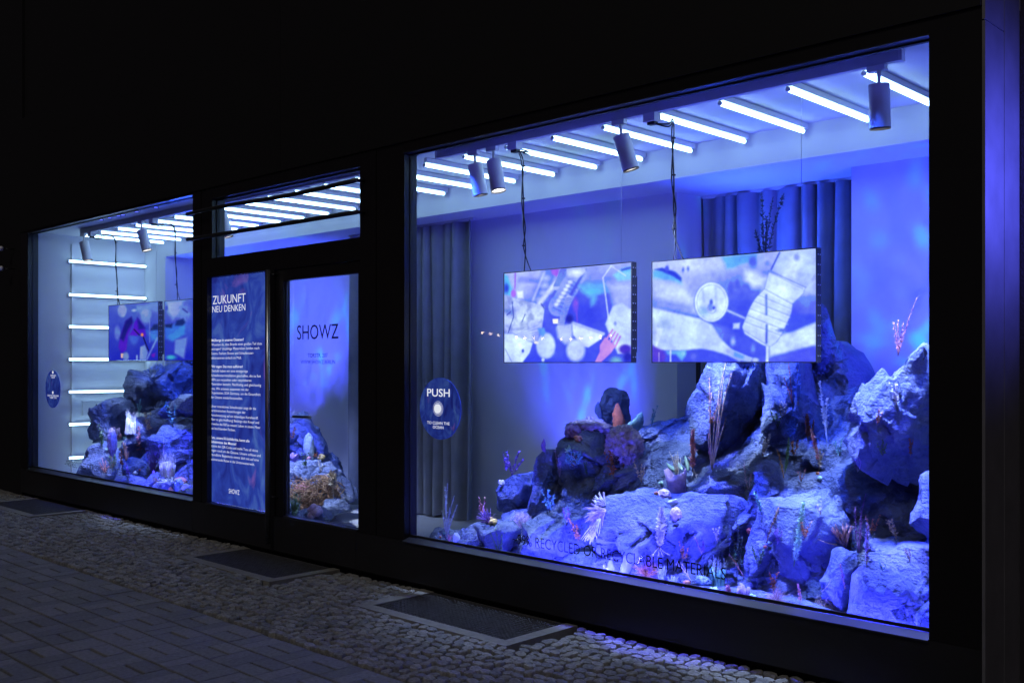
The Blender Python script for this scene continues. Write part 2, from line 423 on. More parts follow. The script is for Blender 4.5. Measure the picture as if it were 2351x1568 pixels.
DOWN = [  # violet downlights added in the ceiling behind the glass, unseen: x, y, target, power, cone
    (-4.30, 0.16, tuple(cat('C6', 1150, 850, 0.32)), 420, 24), (-2.75, 0.16, tuple(cat('B', 1230, 1330, 0.30)), 330, 22), (-5.15, 0.16, tuple(cat('A', 700, 880, 0.75)), 260, 16),
    (-3.20, 0.16, tuple(cat('C6', 1800, 800, 0.40)), 220, 20), (-2.0, 0.16, tuple(cat('B', 1400, 860, 0.45)), 160, 18), (-4.75, 0.16, tuple(cat('A', 480, 1150, 0.25)), 120, 9), (-4.2, 0.16, tuple(cat('A', 1250, 1290, 0.20)), 170, 14),
    (-9.6, 0.16, tuple(cat('L4', 1400, 560, 0.55)), 420, 22), (-10.2, 0.16, tuple(cat('L4', 780, 1300, 0.22)), 260, 14), (-3.9, 0.16, tuple(cat('B', 500, 300, 1.2)), 240, 22), (-7.9, 0.16, tuple(cat('L5', 60, 620, 0.95)), 260, 16)]
WASH = [(-5.05, 0.16, tuple(cat('A', 1080, 760, 0.9)), 240, 34), (-4.50, 0.16, tuple(cat('A', 1300, 700, 1.0)), 300, 40), (-4.00, 0.16, tuple(cat('B', 330, 420, 1.1)), 360, 42), (-3.40, 0.16, tuple(cat('B', 650, 520, 1.0)), 360, 44),  # added unseen blue washes, deep blue fill over the rocks
        (-2.80, 0.16, tuple(cat('B', 950, 560, 0.9)), 300, 44), (-2.30, 0.16, tuple(cat('B', 1250, 500, 0.8)), 300, 44), (-2.10, 0.16, tuple(cat('B', 1250, 1000, 0.6)), 200, 34),
        (-9.2, 0.16, tuple(cat('L4', 1150, 500, 0.8)), 700, 46), (-10.0, 0.16, tuple(cat('L3', 700, 1300, 1.0)), 420, 40), (-10.4, 0.16, tuple(cat('L4', 500, 800, 0.6)), 160, 36), (-7.9, 0.16, tuple(cat('L5', 200, 800, 1.0)), 260, 44)]
for (x, y, t, pw, sz) in WASH:
    spot('blue_fill_light', (x, y, 2.99), t, pw * 1.1, sz, 0.9, (0.03, 0.10, 1.0), 0.04)
KEYS = [  # added cool white narrow downlights in the same row, unseen
    (-3.35, 0.16, tuple(cat('C7', 1260, 520, 0.32)), 150, 15), (-4.10, 0.16, tuple(cat('M6', 480, 760, 0.9)), 300, 20), (-4.60, 0.16, tuple(cat('C4', 1900, 980, 1.0)), 260, 17), (-2.60, 0.16, tuple(cat('B', 1250, 330, 0.6)), 260, 22),
    (-9.9, 0.16, tuple(cat('L4', 480, 600, 0.6)), 480, 22), (-7.6, 0.16, tuple(cat('L5', 350, 760, 0.8)), 420, 26), (-5.0, 0.16, tuple(cat('A', 820, 1080, 0.5)), 150, 20), (-3.75, 0.16, tuple(cat('C6', 1000, 420, 0.35)), 110, 13), (-2.9, 0.16, tuple(cat('B', 900, 620, 0.8)), 240, 20), (-9.2, 0.16, tuple(cat('L4', 1250, 1180, 0.3)), 200, 14)]
for (x, y, t, pw, sz) in KEYS:
    spot('white_fill_light', (x, y, 2.99), t, pw * 1.4, sz, 0.5, (0.75, 0.84, 1.0), 0.015)
for (x, y, t, pw, sz) in DOWN:
    spot('violet_fill_light', (x, y, 2.99), t, pw * 3.2, sz, 0.35, INDIGO, 0.02)
BARS = [  # added violet LED bars, unseen behind the sill, washing up the rock faces: x range, y, z, power
    (-4.35, -3.45, 0.11, 0.21, 46.0), (-2.50, -1.80, 0.11, 0.21, 19.0), (-5.12, -4.90, 0.11, 0.21, 1.6), (-9.55, -8.45, 0.11, 0.21, 7.0), (-10.30, -10.0, 0.11, 0.21, 1.5)]
for (x0, x1, y, z, pw) in BARS:
    l = bpy.data.lights.new('added_bar_light', 'AREA'); l.shape = 'RECTANGLE'; l.size = x1 - x0; l.size_y = 0.015; l.energy = pw * 0.9; l.color = INDIGO
    o = bpy.data.objects.new('added_bar_light', l); col.objects.link(o); o.location = ((x0 + x1) / 2, y, z); aim(o, ((x0 + x1) / 2, y + 0.75, z + 0.75))
COOL = (0.46, 0.60, 1.0)
HEADS = [  # track spotlights: x, y, tilt target, power
    (-4.973, 0.34, (-4.75, 0.75, 0.4), 10), (-4.793, 0.34, (-4.25, 0.35, 0.4), 9), (-3.722, 0.34, (-3.25, 0.85, 0.5), 18),
    (-2.142, 0.34, (-2.2, 0.62, 0.4), 16), (-11.25, 0.34, (-10.9, 0.7, 0.5), 5), (-9.863, 0.34, (-9.35, 0.75, 0.5), 12), (-8.30, 0.34, (-7.9, 0.9, 0.4), 10)]
for (x, y, t, pw) in HEADS:
    d = np.array(t) - np.array([x, y, 2.86]); d /= np.linalg.norm(d)
    p = np.array([x, y, 2.86]) + d * 0.235
    spot('track_spot_light', p, t, pw * 20, 58, 0.6, COOL, 0.022)
# ================================================================== STRUCTURE
def sbox(name, mat_, *a):
    return struct(MB().box(*a).build(name, mat_))
# street
GR = [(-5.00, -3.85), (-7.25, -6.12), (-11.62, -10.38)]        # light wells in the pavement: x range
YG = -0.51
# the street lies under the paving and leaves the light wells open
struct(MB().box(-60, 60, -60, -0.53, -0.30, -0.05).build('ground', M['bed']))
gx = [-60] + [v for g in sorted(GR) for v in g] + [60]
gb = MB()
for k in range(0, len(gx), 2): gb.box(gx[k], gx[k + 1], -0.53, 0.0, -0.30, -0.05)
struct(gb.build('pavement_bed', M['bed']))
# interior
sbox('interior_floor', M['floor'], -12.0, -1.55, 0.074, 2.5, 0.0, 0.10)
sbox('ceiling', M['ceil'], -12.0, -1.55, 0.09, 1.412, 3.0, 3.1)
sbox('ceiling_beam', M['wall'], -12.0, -1.55, 1.412, 2.6, 2.785, 3.1)
sbox('wall_left', M['wall'], -12.14, -12.0, 0.13, 2.6, 0.0, 3.1)
sbox('wall_right', M['wall'], -1.56, -1.545, 0.13, 2.6, 0.0, 3.1)
sbox('wall_back', M['wall'], -12.0, -4.392, 1.88, 2.08, 0.1, 2.785)
sbox('wall_back_right', M['wall'], -3.02, -1.56, 1.88, 2.08, 0.1, 2.785)
sbox('alcove_wall', M['wall'], -4.6, -2.9, 2.40, 2.5, 0.1, 2.785)
sbox('alcove_side_wall', M['wall'], -4.55, -4.392, 2.08, 2.40, 0.1, 2.785)
sbox('alcove_side_wall', M['wall'], -3.02, -2.9, 2.08, 2.40, 0.1, 2.785)
sbox('wall_pilaster', M['wall'], -12.0, -11.47, 1.412, 1.88, 0.1, 2.785)
sbox('skirting_board', M['wall'], -11.47, -4.40, 1.865, 1.879, 0.10, 0.18)

# ---------------------------------------------------------------- the shop building: dark metal shopfront
shop = empty('shop_building', (-6.8, 0.06, 0.0), 'dark metal shopfront with two big display windows either side of a glazed door', 'building')
FY0, FY1 = 0.0, 0.12
def member(name, x0, x1, z0, z1, y0=FY0, y1=FY1, m='frame'):
    return MB().box(x0, x1, y0, y1, z0, z1).build(name, M[m], shop)
for x0, x1 in ((-12.16, -8.202), (-8.198, -5.852), (-5.848, -1.545)):
    member('base_panel', x0, x1, 0.03, 0.298, 0.0, 0.072, 'base')
member('plinth', -12.16, -1.545, -0.05, 0.03, 0.05, 0.072, 'gasket')
member('corner_post', -12.16, -11.96, 0.30, 3.0)
member('mullion', -8.19, -8.05, 0.30, 3.0); member('mullion', -8.046, -7.95, 0.30, 3.0, 0.004)
member('door_post', -7.035, -6.90, 0.30, 2.24)
member('door_post', -5.80, -5.62, 0.30, 3.0); member('mullion', -5.616, -5.32, 0.30, 3.0, 0.004)
member('corner_post', -1.765, -1.545, 0.30, 3.0)
member('head_rail', -11.96, -8.19, 2.985, 3.0); member('head_rail', -7.95, -5.80, 2.905, 3.0); member('head_rail', -5.32, -1.765, 2.933, 3.0)
member('transom_post', -7.95, -7.86, 2.40, 2.905)
member('transom_rail', -7.95, -5.80, 2.24, 2.40)
member('fascia_panel', -12.16, -6.8, 3.002, 4.3, -0.012, 0.3, 'fascia'); member('fascia_panel', -6.796, -1.545, 3.002, 4.3, -0.012, 0.3, 'fascia')
member('upper_wall', -14.5, 3.5, 4.3, 9.0, 0.05, 0.4, 'fascia')
# windows: frame opening x0 x1 z0 z1
def window(x0, x1, z0, z1, nm='window'):
    b = MB()   # black rubber bead round the pane
    b.box(x0, x1, 0.050, 0.062, z0 + 0.018, z0 + 0.034); b.box(x0, x1, 0.050, 0.062, z1 - 0.014, z1)
    b.box(x0, x0 + 0.012, 0.050, 0.062, z0 + 0.034, z1 - 0.014); b.box(x1 - 0.012, x1, 0.050, 0.062, z0 + 0.034, z1 - 0.014)
    q = b.build('display_window', M['gasket'], shop)
    MB().box(x0 - 0.005, x1 + 0.005, 0.062, 0.070, z0 - 0.002, z1 + 0.004).build('pane', M['glass'], q)
    v = [(x0, -0.014, z0 - 0.004), (x1, -0.014, z0 - 0.004), (x1, 0.052, z0 + 0.016), (x0, 0.052, z0 + 0.016), (x0, -0.014, z0 - 0.012), (x1, -0.014, z0 - 0.012), (x1, 0.052, z0 - 0.008), (x0, 0.052, z0 - 0.008)]
    mesh_obj('sill', v, [(0, 1, 2, 3), (4, 7, 6, 5), (0, 4, 5, 1), (1, 5, 6, 2), (2, 6, 7, 3), (3, 7, 4, 0)], M['sill'], q)
    t = MB().box(x0, x1, -0.006, 0.050, z1 - 0.006, z1 - 0.001).build('head_trim', M['sill'], q)
    j = MB().box(x0 + 0.001, x0 + 0.006, 0.004, 0.050, z0 + 0.03, z1 - 0.01).build('jamb_trim', M['darkmetal'], q)
window(-11.96, -8.19, 0.305, 2.985); window(-5.32, -1.765, 0.303, 2.933)
tb = MB().box(-7.86, -7.848, 0.040, 0.062, 2.40, 2.905).box(-7.848, -5.80, 0.050, 0.062, 2.893, 2.905).box(-7.848, -5.80, 0.050, 0.062, 2.40, 2.41)
fl = tb.build('fanlight', M['gasket'], shop)
MB().box(-7.86, -5.80, 0.062, 0.070, 2.40, 2.905).build('pane', M['glass'], fl)
MB().box(-7.95, -7.035, 0.050, 0.056, 0.30, 2.24).build('pane', M['glass'], shop)
MB().box(-7.95, -7.035, -0.012, 0.046, 0.296, 0.308).build('sill', M['sill'], shop)

# door
door = empty('shop_door', (-6.35, 0.05, 0.0), 'glazed shop door in a dark frame with black lettering on its pane', 'door')
def dmember(name, x0, x1, z0, z1, y0=0.012, y1=0.07, m='frame'): return MB().box(x0, x1, y0, y1, z0, z1).build(name, M[m], door)
dmember('stile', -6.896, -6.79, 0.302, 2.236); dmember('stile', -5.835, -5.804, 0.302, 2.236)
dmember('top_rail', -6.79, -5.835, 2.150, 2.236); dmember('bottom_rail', -6.79, -5.835, 0.302, 0.315)
MB().box(-6.79, -5.835, 0.045, 0.053, 0.315, 2.150).build('pane', M['glass'], door)
MB().box(-6.79, -6.774, 0.03, 0.045, 0.315, 2.150).build('glazing_bead', M['sill'], door)
MB().box(-6.774, -5.835, -0.004, 0.045, 0.300, 0.3155).build('sill', M['sill'], door)
rl = MB().tube([(-6.905, -0.055, 0.09), (-6.905, -0.055, 2.235)], 0.021, 14).build('pull_rail', M['rail'], door, True)
for z in (0.45, 2.2): MB().tube([(-6.905, -0.036, z), (-6.875, 0.02, z)], 0.010, 8).build('rail_bracket', M['darkmetal'], door, True)
h0 = np.array([-6.76, 0.13, 1.085])
MB().tube([(-6.80, 0.11, 1.085), (-6.62, 0.13, 1.085), (-6.60, 0.13, 1.085)], 0.014, 10).build('handle', M['rail'], door, True)

# bars across the fanlight
for z, dz in ((2.80, 0.03), (2.58, 0.01)):
    b = empty('window_bar', (-6.97, -0.06, z), 'thin dark bar across the fanlight above the door, ' + ('upper one, bent' if dz > 0.02 else 'lower one, straight'), 'bar')
    pts = [(-8.17 + 2.42 * t, -0.062, z + (0.008 * math.sin(7 * t) if dz > 0.02 else 0) - 0.012 * t) for t in np.linspace(0, 1, 18)]
    MB().tube(pts, 0.017, 10).build('rod', M['barmetal'], b, True)
    for x in (-8.165, -5.755):
        MB().tube([(x, -0.062, pts[0][2] if x < -7 else pts[-1][2]), (x, 0.0, pts[0][2] if x < -7 else pts[-1][2])], 0.012, 8).build('bracket', M['darkmetal'], b, True)

# neighbouring wall on the left with two round pins
nb = tag(MB().box(-20.0, -12.17, 0.02, 0.5, -0.05, 9.0).build('neighbour_wall', M['fascia']), 'dark plastered wall of the neighbouring house left of the shop', 'wall')
for zz in (2.836, 2.606):
    p = empty('wall_pin', (-12.42, 0.0, zz), ('upper' if zz > 2.7 else 'lower') + ' of two small round-headed pins on the dark neighbouring wall', 'pin', 'round pins on the neighbouring wall')
    MB().tube([(-12.40, 0.02, zz), (-12.46, -0.10, zz)], 0.006, 6).build('shank', M['darkmetal'], p, True)
    bm = bmesh.new(); bmesh.ops.create_uvsphere(bm, u_segments=12, v_segments=8, radius=0.03)
    V = np.array([v.co for v in bm.verts]) + np.array([-12.46, -0.11, zz]); F = [tuple(v.index for v in f.verts) for f in bm.faces]; bm.free()
    mesh_obj('head', V, F, M['lampwhite'], p, True)
# passage on the right: metal side panels and a dark plaster wall
side = empty('side_panelling', (-1.53, 0.2, 0.0), 'brushed metal panelling on the flank of the shop, glowing blue in lamp light', 'cladding')
MB().box(-1.543, -1.530, 0.0, 0.226, 0.0, 2.938).build('panel', M['metalpanel'], side)
MB().box(-1.543, -1.530, 0.0, 0.226, 2.944, 4.2).build('panel', M['metalpanel'], side)
MB().box(-1.543, -1.530, 0.232, 0.425, 0.0, 4.2).build('panel', M['metalpanel'], side)
tag(MB().box(-1.528, 6.0, 0.43, 0.7, -0.05, 9.0).build('passage_wall', M['plaster']), 'dark rough plaster wall set back beside the metal panelling', 'wall')
wl = empty('added_blue_lamp', (-0.75, 0.40, 2.30), 'small round blue lamp added out of view on the dark plaster wall', 'lamp')
MB().tube([(-0.75, 0.43, 2.30), (-0.75, 0.36, 2.30)], 0.06, 16).build('lamp_body', M['black'], wl, True)
MB().tube([(-0.75, 0.359, 2.30), (-0.75, 0.350, 2.30)], 0.05, 16).build('lens', M['bluelens'], wl, True)
spot('added_blue_lamp_light', (-0.75, 0.30, 2.30), (-1.53, 0.2, 2.30), 120, 110, 1.0, (0.10, 0.11, 1.0), 0.06)  # added lamp, out of view, turns the metal panelling blue

# ---------------------------------------------------------------- pavement
CM = ['cob%d' % k for k in range(4)]
def cobble_geo(seed, w, h):
    r = random.Random(seed); n = 8
    ring = []
    for k in range(n):
        a = 2 * math.pi * (k + 0.5) / n
        c, s_ = math.cos(a), math.sin(a); q = (abs(c) ** 5 + abs(s_) ** 5) ** -0.2 * 1.0
        ring.append((c * q * w / 2 * r.uniform(0.9, 1.03), s_ * q * h / 2 * r.uniform(0.9, 1.03)))
    V = []; tilt = (r.uniform(-.13, .13), r.uniform(-.13, .13))
    for sc, z in ((1.0, -0.05), (0.985, -0.009), (0.9, -0.001), (0.5, 0.0015)):
        for x, y in ring: V.append((x * sc, y * sc, z + (tilt[0] * x + tilt[1] * y) * (z > -0.03) + r.uniform(-.0015, .0015)))
    V.append((0, 0, 0.002)); F = []
    for k in range(3):
        for j in range(n): F.append((k * n + j, k * n + (j + 1) % n, (k + 1) * n + (j + 1) % n, (k + 1) * n + j))
    for j in range(n): F.append((3 * n + j, 3 * n + (j + 1) % n, 4 * n))
    return V, F
var = [cobble_geo(k, 0.064 + 0.006 * ((k * 7) % 5) / 4, 0.058 + 0.006 * ((k * 3) % 4) / 3) for k in range(16)]
def in_frame(x, y, z=0.0):
    d = np.array([x, y, z]) - CAM; dep = d @ FWD
    if dep < 0.5: return None
    u = US + FS * (d @ RGT) / dep; v = VS - FS * d[2] / dep
    return (u, v, dep) if -40 < u < 2550 and v < 1720 else None
cobs = []; r = random.Random(3)
row = 0; y = -0.035
def in_well(x, y):
    for a, b in GR:
        if a - 0.10 < x < b + 0.10 and y > YG - 0.10: return True
    return False
while y > -1.34:
    x = -13.2 + r.uniform(0, 0.07)
    while x < -1.0:
        w = r.uniform(0.062, 0.078)
        yy = y + 0.014 * math.sin(x * 2.3 + row * 0.35) + r.uniform(-.006, .006)
        if not in_well(x, yy) and in_frame(x, yy): cobs.append((x + w / 2, yy, r.uniform(-0.2, 0.2), r.randrange(16), r.uniform(-0.008, 0.005), r.randrange(4), w / 0.07))
        x += w
    y -= 0.0655; row += 1
cobs.sort(key=lambda c: (c[0] - CAM[0]) * FWD[0] + (c[1] - CAM[1]) * FWD[1])
cob_me = []
for k in range(16):
    me = bpy.data.meshes.new('cobble'); me.from_pydata(var[k][0], [], var[k][1]); me.materials.append(M['cob%d' % (k % 4)])
    cob_me.append(me)
cobbled = struct(MB().box(-13.2, -1.0, -1.345, -1.335, -0.05, -0.02).build('cobbled_strip', M['bed']))
co = np.array(cobbled.location)
for (x, y, a, k, dz, mi, sx) in cobs[:300]:
    o = bpy.data.objects.new('cobblestone', cob_me[k]); link(o, cobbled); o.location = np.array([x, y, dz]) - co; o.rotation_euler = (0, 0, a); o.scale = (sx, 1, 1)
V = []; F = []; MI = []
for (x, y, a, k, dz, mi, sx) in cobs[300:]:
    b = len(V); c, s_ = math.cos(a), math.sin(a)
    V += [(x + c * p[0] * sx - s_ * p[1], y + s_ * p[0] * sx + c * p[1], p[2] + dz) for p in var[k][0]]
    F += [tuple(b + i for i in f) for f in var[k][1]]; MI += [mi] * len(var[k][1])
rest = stuff(mesh_obj('cobblestones', V, F, M['cob0'], cobbled))
for q in CM[1:]: rest.data.materials.append(M[q])
rest.data.polygons.foreach_set('material_index', MI)
# basket-weave slabs
slabs = []; r = random.Random(5)
P = 0.2075
rowy = -1.345; ri = 0
while rowy > -4.3:
    y0, y1 = rowy - 0.219, rowy - 0.004
    off = -13.0 + (P if ri % 2 else 0)
    k = 0
    for k in range(60):
        x0 = off + k * P; x1 = x0 + P
        if not (in_frame(x0, y0) or in_frame(x1, y1)): continue
        if k % 2 == 0:
            ym = (y0 + y1) / 2; slabs += [(x0 + .0015, x1 - .0015, y0, ym - 0.007), (x0 + .0015, x1 - .0015, ym + 0.007, y1)]
        else:
            xm = (x0 + x1) / 2; slabs += [(x0 + .0015, xm - .002, y0, y1), (xm + .002, x1 - .0015, y0, y1)]
    rowy -= 0.2285; ri += 1
slabs.sort(key=lambda s_: in_frame((s_[0] + s_[1]) / 2, (s_[2] + s_[3]) / 2)[2] if in_frame((s_[0] + s_[1]) / 2, (s_[2] + s_[3]) / 2) else 99)
def slab_geo(x0, x1, y0, y1, dz):
    b = 0.003; V = [(x0, y0, -0.05), (x1, y0, -0.05), (x1, y1, -0.05), (x0, y1, -0.05), (x0, y0, dz - b), (x1, y0, dz - b), (x1, y1, dz - b), (x0, y1, dz - b),
                    (x0 + b, y0 + b, dz), (x1 - b, y0 + b, dz), (x1 - b, y1 - b, dz), (x0 + b, y1 - b, dz)]
    F = [(8, 9, 10, 11)]
    for k in (0, 4):
        for j in range(4): F.append((k + j, k + (j + 1) % 4, k + 4 + (j + 1) % 4, k + 4 + j))
    return V, F
paving = struct(MB().box(-13.0, -1.0, -4.4, -1.345, -0.05, -0.022).build('slab_pavement', M['bed']))
po = np.array(paving.location); smesh = {}
for s_ in slabs[:300]:
    key = (round(s_[1] - s_[0], 3), round(s_[3] - s_[2], 3), r.randrange(3))
    if key not in smesh:
        hv, hf = slab_geo(-key[0] / 2, key[0] / 2, -key[1] / 2, key[1] / 2, 0.0)
        me = bpy.data.meshes.new('slab'); me.from_pydata(hv, [], hf); me.materials.append(M['slab%d' % key[2]]); smesh[key] = me
    o = bpy.data.objects.new('paving_slab', smesh[key]); link(o, paving)
    o.location = np.array([(s_[0] + s_[1]) / 2, (s_[2] + s_[3]) / 2, r.uniform(-.0025, .0025)]) - po; o.rotation_euler = (r.uniform(-.006, .006), r.uniform(-.006, .006), 0)
V = []; F = []; MI = []
for s_ in slabs[300:]:
    hv, hf = slab_geo(*s_, r.uniform(-.0025, .0025)); b = len(V); V += hv; F += [tuple(b + i for i in f) for f in hf]; MI += [r.randrange(3)] * len(hf)
if V:
    rest = stuff(mesh_obj('paving_slabs', V, F, M['slab0'], paving)); rest.data.materials.append(M['slab1']); rest.data.materials.append(M['slab2'])
    rest.data.polygons.foreach_set('material_index', MI)
# light-well grates
WHERE = ['under the right display window', 'in front of the poster and the shop door', 'under the left display window']
for gi, (a, b) in enumerate(GR):
    g = empty('light_well_grate', ((a + b) / 2, YG / 2, 0.0), 'steel bar grate with a concrete rim ' + WHERE[gi], 'grate', 'grates in the pavement')
    rm = MB().box(a - 0.085, a, YG - 0.085, -0.004, -0.10, 0.004).box(b, b + 0.085, YG - 0.085, -0.004, -0.10, 0.004).box(a, b, YG - 0.085, YG, -0.10, 0.004)
    rm.build('concrete_rim', M['concrete'], g)
    MB().box(a, b, YG, -0.004, -0.29, -0.28).box(a, b, -0.012, -0.004, -0.28, -0.004).build('shaft', M['shaft'], g)
    fr = MB().box(a, b, YG, YG + 0.006, -0.03, 0.001).box(a, b, -0.02, -0.014, -0.03, 0.001).box(a, a + 0.006, YG + .006, -0.02, -0.03, 0.001).box(b - 0.006, b, YG + .006, -0.02, -0.03, 0.001)
    fr.build('grate_frame', M['grate'], g)
    bars = MB(); n = int((b - a) / 0.033)
    for k in range(1, n): x = a + (b - a) * k / n; bars.box(x - 0.002, x + 0.002, YG + 0.006, -0.02, -0.028, -0.001)
    stuff(bars.build('bearing_bars', M['grate'], g))
    cb = MB()
    for k in range(1, 18): yy = YG + (abs(YG) - 0.02) * k / 18; cb.box(a + 0.006, b - 0.006, yy - 0.001, yy + 0.001, -0.010, -0.003)
    stuff(cb.build('cross_bars', M['grate'], g))
# festoon of warm bulbs across the street; the photograph shows it mirrored in the panes
fs = empty('light_string', (-20.0, -12.0, 2.4), 'string of small warm bulbs hanging across the street, mirrored in the display window', 'light string')
q0, q1 = at(1105 * KS, 764 * KS, 12.1), at(1400 * KS, 772 * KS, 12.1); pts = []
for k in range(15):
    t = k / 14; p = q0 + (q1 - q0) * t; p[2] -= 0.10 * math.sin(math.pi * t); p[1] = -12.0; pts.append(p)
MB().tube([p + np.array([0, 0, 0.06]) for p in pts], 0.006, 5).build('wire', M['black'], fs)
for k, p in enumerate(pts):
    if k in (3, 8): continue
    MB().tube([p + np.array([0, 0, -.03]), p, p + np.array([0, 0, .03])], [0.01, 0.024, 0.012], 8).build('bulb', M['bulb'], fs, True)
for p in (pts[0] + np.array([-.3, 0, 0]), pts[-1] + np.array([.3, 0, 0])): MB().tube([(p[0], p[1], -.05), (p[0], p[1], p[2] + .2)], 0.04, 8).build('pole', M['darkmetal'], fs, True)
# ================================================================== LAMPS, TRACK, TUBES
TZ = 2.945
def led_tube(p0, p1, off, label, group):
    """batten with a glowing tube; off = direction from tube to the surface that carries it"""
    p0, p1, off = (np.array(q, float) for q in (p0, p1, off)); mid = (p0 + p1) / 2
    e = empty('led_tube_light', mid + off * 0.05, label, 'tube light', group)
    d = (p1 - p0) / np.linalg.norm(p1 - p0)
    MB().tube([p0, p0 + d * 0.004, p1 - d * 0.004, p1], [0.010, 0.0132, 0.0132, 0.010], 12).build('tube', M['tube'], e, True)
    sd = np.cross(d, off); v = []
    for q in (p0 + d * 0.01, p1 + d * 0.03):
        for a, b in ((-0.017, 0.017), (0.017, 0.017), (0.014, 0.052), (-0.014, 0.052)): v.append(q + sd * a + off * b)
    mesh_obj('batten', v, [(3, 2, 1, 0), (4, 5, 6, 7), (0, 1, 5, 4), (1, 2, 6, 5), (2, 3, 7, 6), (3, 0, 4, 7)], M['track'], e)
    for q in (p0, p1): MB().tube([q - d * 0.004, q + d * 0.004], 0.0135, 10).build('end_cap', M['lampwhite'], e, True)
x = -2.255
while x > -11.7:
    led_tube((x, 0.42, TZ), (x, 1.365, TZ), (0, 0, 1), 'white glowing tube light on the shop ceiling, one of the parallel row', 'tube lights on the ceiling')
    x -= 0.4165
for z in (2.697, 2.305, 1.932, 1.551, 1.170, 0.790, 0.400):
    led_tube((-11.93, 0.45, z), (-11.93, 1.395, z), (-1, 0, 0), 'white glowing tube light lying level on the left end wall', 'tube lights on the end wall')
# lighting track
def track(x0, x1, label):
    e = empty('lighting_track', ((x0 + x1) / 2, 0.34, 2.945), label, 'track')
    MB().box(x0, x1, 0.322, 0.358, 2.945, 2.999).build('track_rail', M['track'], e)
    for q in (x0, x1): MB().box(q - 0.008, q + 0.008, 0.320, 0.360, 2.943, 2.997).build('end_cap', M['lampwhite'], e)
    return e
track(-5.35, -2.03, 'white lighting track along the ceiling of the right display window')
track(-11.30, -5.75, 'white lighting track along the ceiling of the left display window')
cd = MB().tube([(-5.1, 0.405, 2.985), (-2.62, 0.405, 2.985)], 0.013, 8).build('conduit_pipe', M['sill'], None, True)
tag(cd, 'thin grey conduit pipe running beside the right lighting track', 'pipe')
HL = ['white cylindrical track spotlight hanging straight down, the left of a close pair', 'white track spotlight with its bright lens showing, tilted beside its twin', 'white cylindrical track spotlight tilted above the left hanging screen',
      'large upright white track spotlight near the right corner post', 'white track spotlight beside the left end wall', 'white track spotlight tilted above the screens in the left display window', 'white track spotlight seen behind the fanlight over the door']
def frame_dir(d):
    d = d / np.linalg.norm(d); a = np.cross(d, [0, 1, 0.2]); a /= np.linalg.norm(a); return d, a, np.cross(d, a)
for k, (x, y, t, pw) in enumerate(HEADS):
    e = empty('track_spotlight', (x, y, 2.945), HL[k], 'spotlight')
    MB().box(x - 0.055, x + 0.035, y - 0.017, y + 0.017, 2.918, 2.945).build('adapter', M['lampwhite'], e)
    p = np.array([x, y, 2.862]); d, a, b = frame_dir(np.array(t) - p)
    MB().tube([(x, y, 2.918), tuple(p + d * 0.012)], 0.009, 10).build('stem', M['lampwhite'], e, True)
    s0, s1 = p + d * 0.006, p + d * 0.216
    MB().tube([s0, s0 + d * 0.004, s1], [0.045, 0.0505, 0.0505], 24, False).build('lamp_body', M['lampwhite'], e, True)
    MB().tube([s0 + d * 0.002, s0 + d * 0.003], 0.0475, 24).build('back_plate', M['lampwhite'], e)
    MB().tube([s1 - d * 0.002, s1 + d * 0.008], 0.0497, 24, False).build('trim_ring', M['black'], e, True)
    MB().tube([s1 - d * 0.018, s1 - d * 0.015], 0.046, 24).build('lens', M['lens'] if k in (1,) else M['lens'], e)
def cable(pts, rad=0.004, twist=0.0, n=40):
    P_ = [np.array(q, float) for q in pts]; out = []
    for i in range(len(P_) - 1):
        a, b, c, d = P_[max(i - 1, 0)], P_[i], P_[i + 1], P_[min(i + 2, len(P_) - 1)]
        for t in np.linspace(0, 1, max(4, n // (len(P_) - 1)), endpoint=i == len(P_) - 2):
            out.append(0.5 * ((2 * b) + (c - a) * t + (2 * a - 5 * b + 4 * c - d) * t * t + (3 * b - a - 3 * c + d) * t ** 3))
    return out
BOXL = ['small white power box on the track, feeding the left hanging screen', 'small white power box on the track, feeding the right hanging screen', 'small white power box on the track next to the end-wall spotlight', 'small white power box on the track beside the tilted left-window spotlight']
BX = [(-4.60, -4.75, 'right'), (-3.50, -3.52, ''), (-11.05, -10.95, ''), (-9.61, -9.60, '')]
for k, (x, xs, _) in enumerate(BX):
    e = empty('power_box', (x, 0.34, 2.945), BOXL[k], 'power box')
    MB().box(x - 0.035, x + 0.045, 0.31, 0.37, 2.895, 2.944).build('housing', M['lampwhite'], e)
    MB().box(x - 0.015, x + 0.035, 0.322, 0.358, 2.878, 2.895).build('plug', M['black'], e)
    c = empty('screen_cable', (xs, 0.5, 2.12), ['black twisted cable running down to the left hanging screen', 'black twisted cable running down to the right hanging screen', 'black cable looping down to the screen by the end wall', 'black cable looping down to the screen half hidden by the mullion'][k], 'cable')
    sx = xs + 0.02
    for q in (0, 1):
        o = 0.012 if q else -0.004
        pts = [(x + 0.02, 0.34, 2.885), (x + 0.10, 0.37, 2.862 + o), (sx + 0.03 + 0.05 * (k < 2), 0.44, 2.905 + o), (sx + o, 0.55, 2.86), (sx - o, 0.56, 2.6), (sx + o, 0.57, 2.42), (sx - o, 0.58, 2.28), (sx + o * 5, 0.59, 2.10)]
        MB().tube(cable(pts), 0.0045, 6).build('cord', M['black'], c, True)
    for z in (2.84, 2.62, 2.3): MB().tube([(sx, 0.565, z - 0.004), (sx, 0.565, z + 0.004)], 0.012, 8).build('cable_tie', M['black'], c)
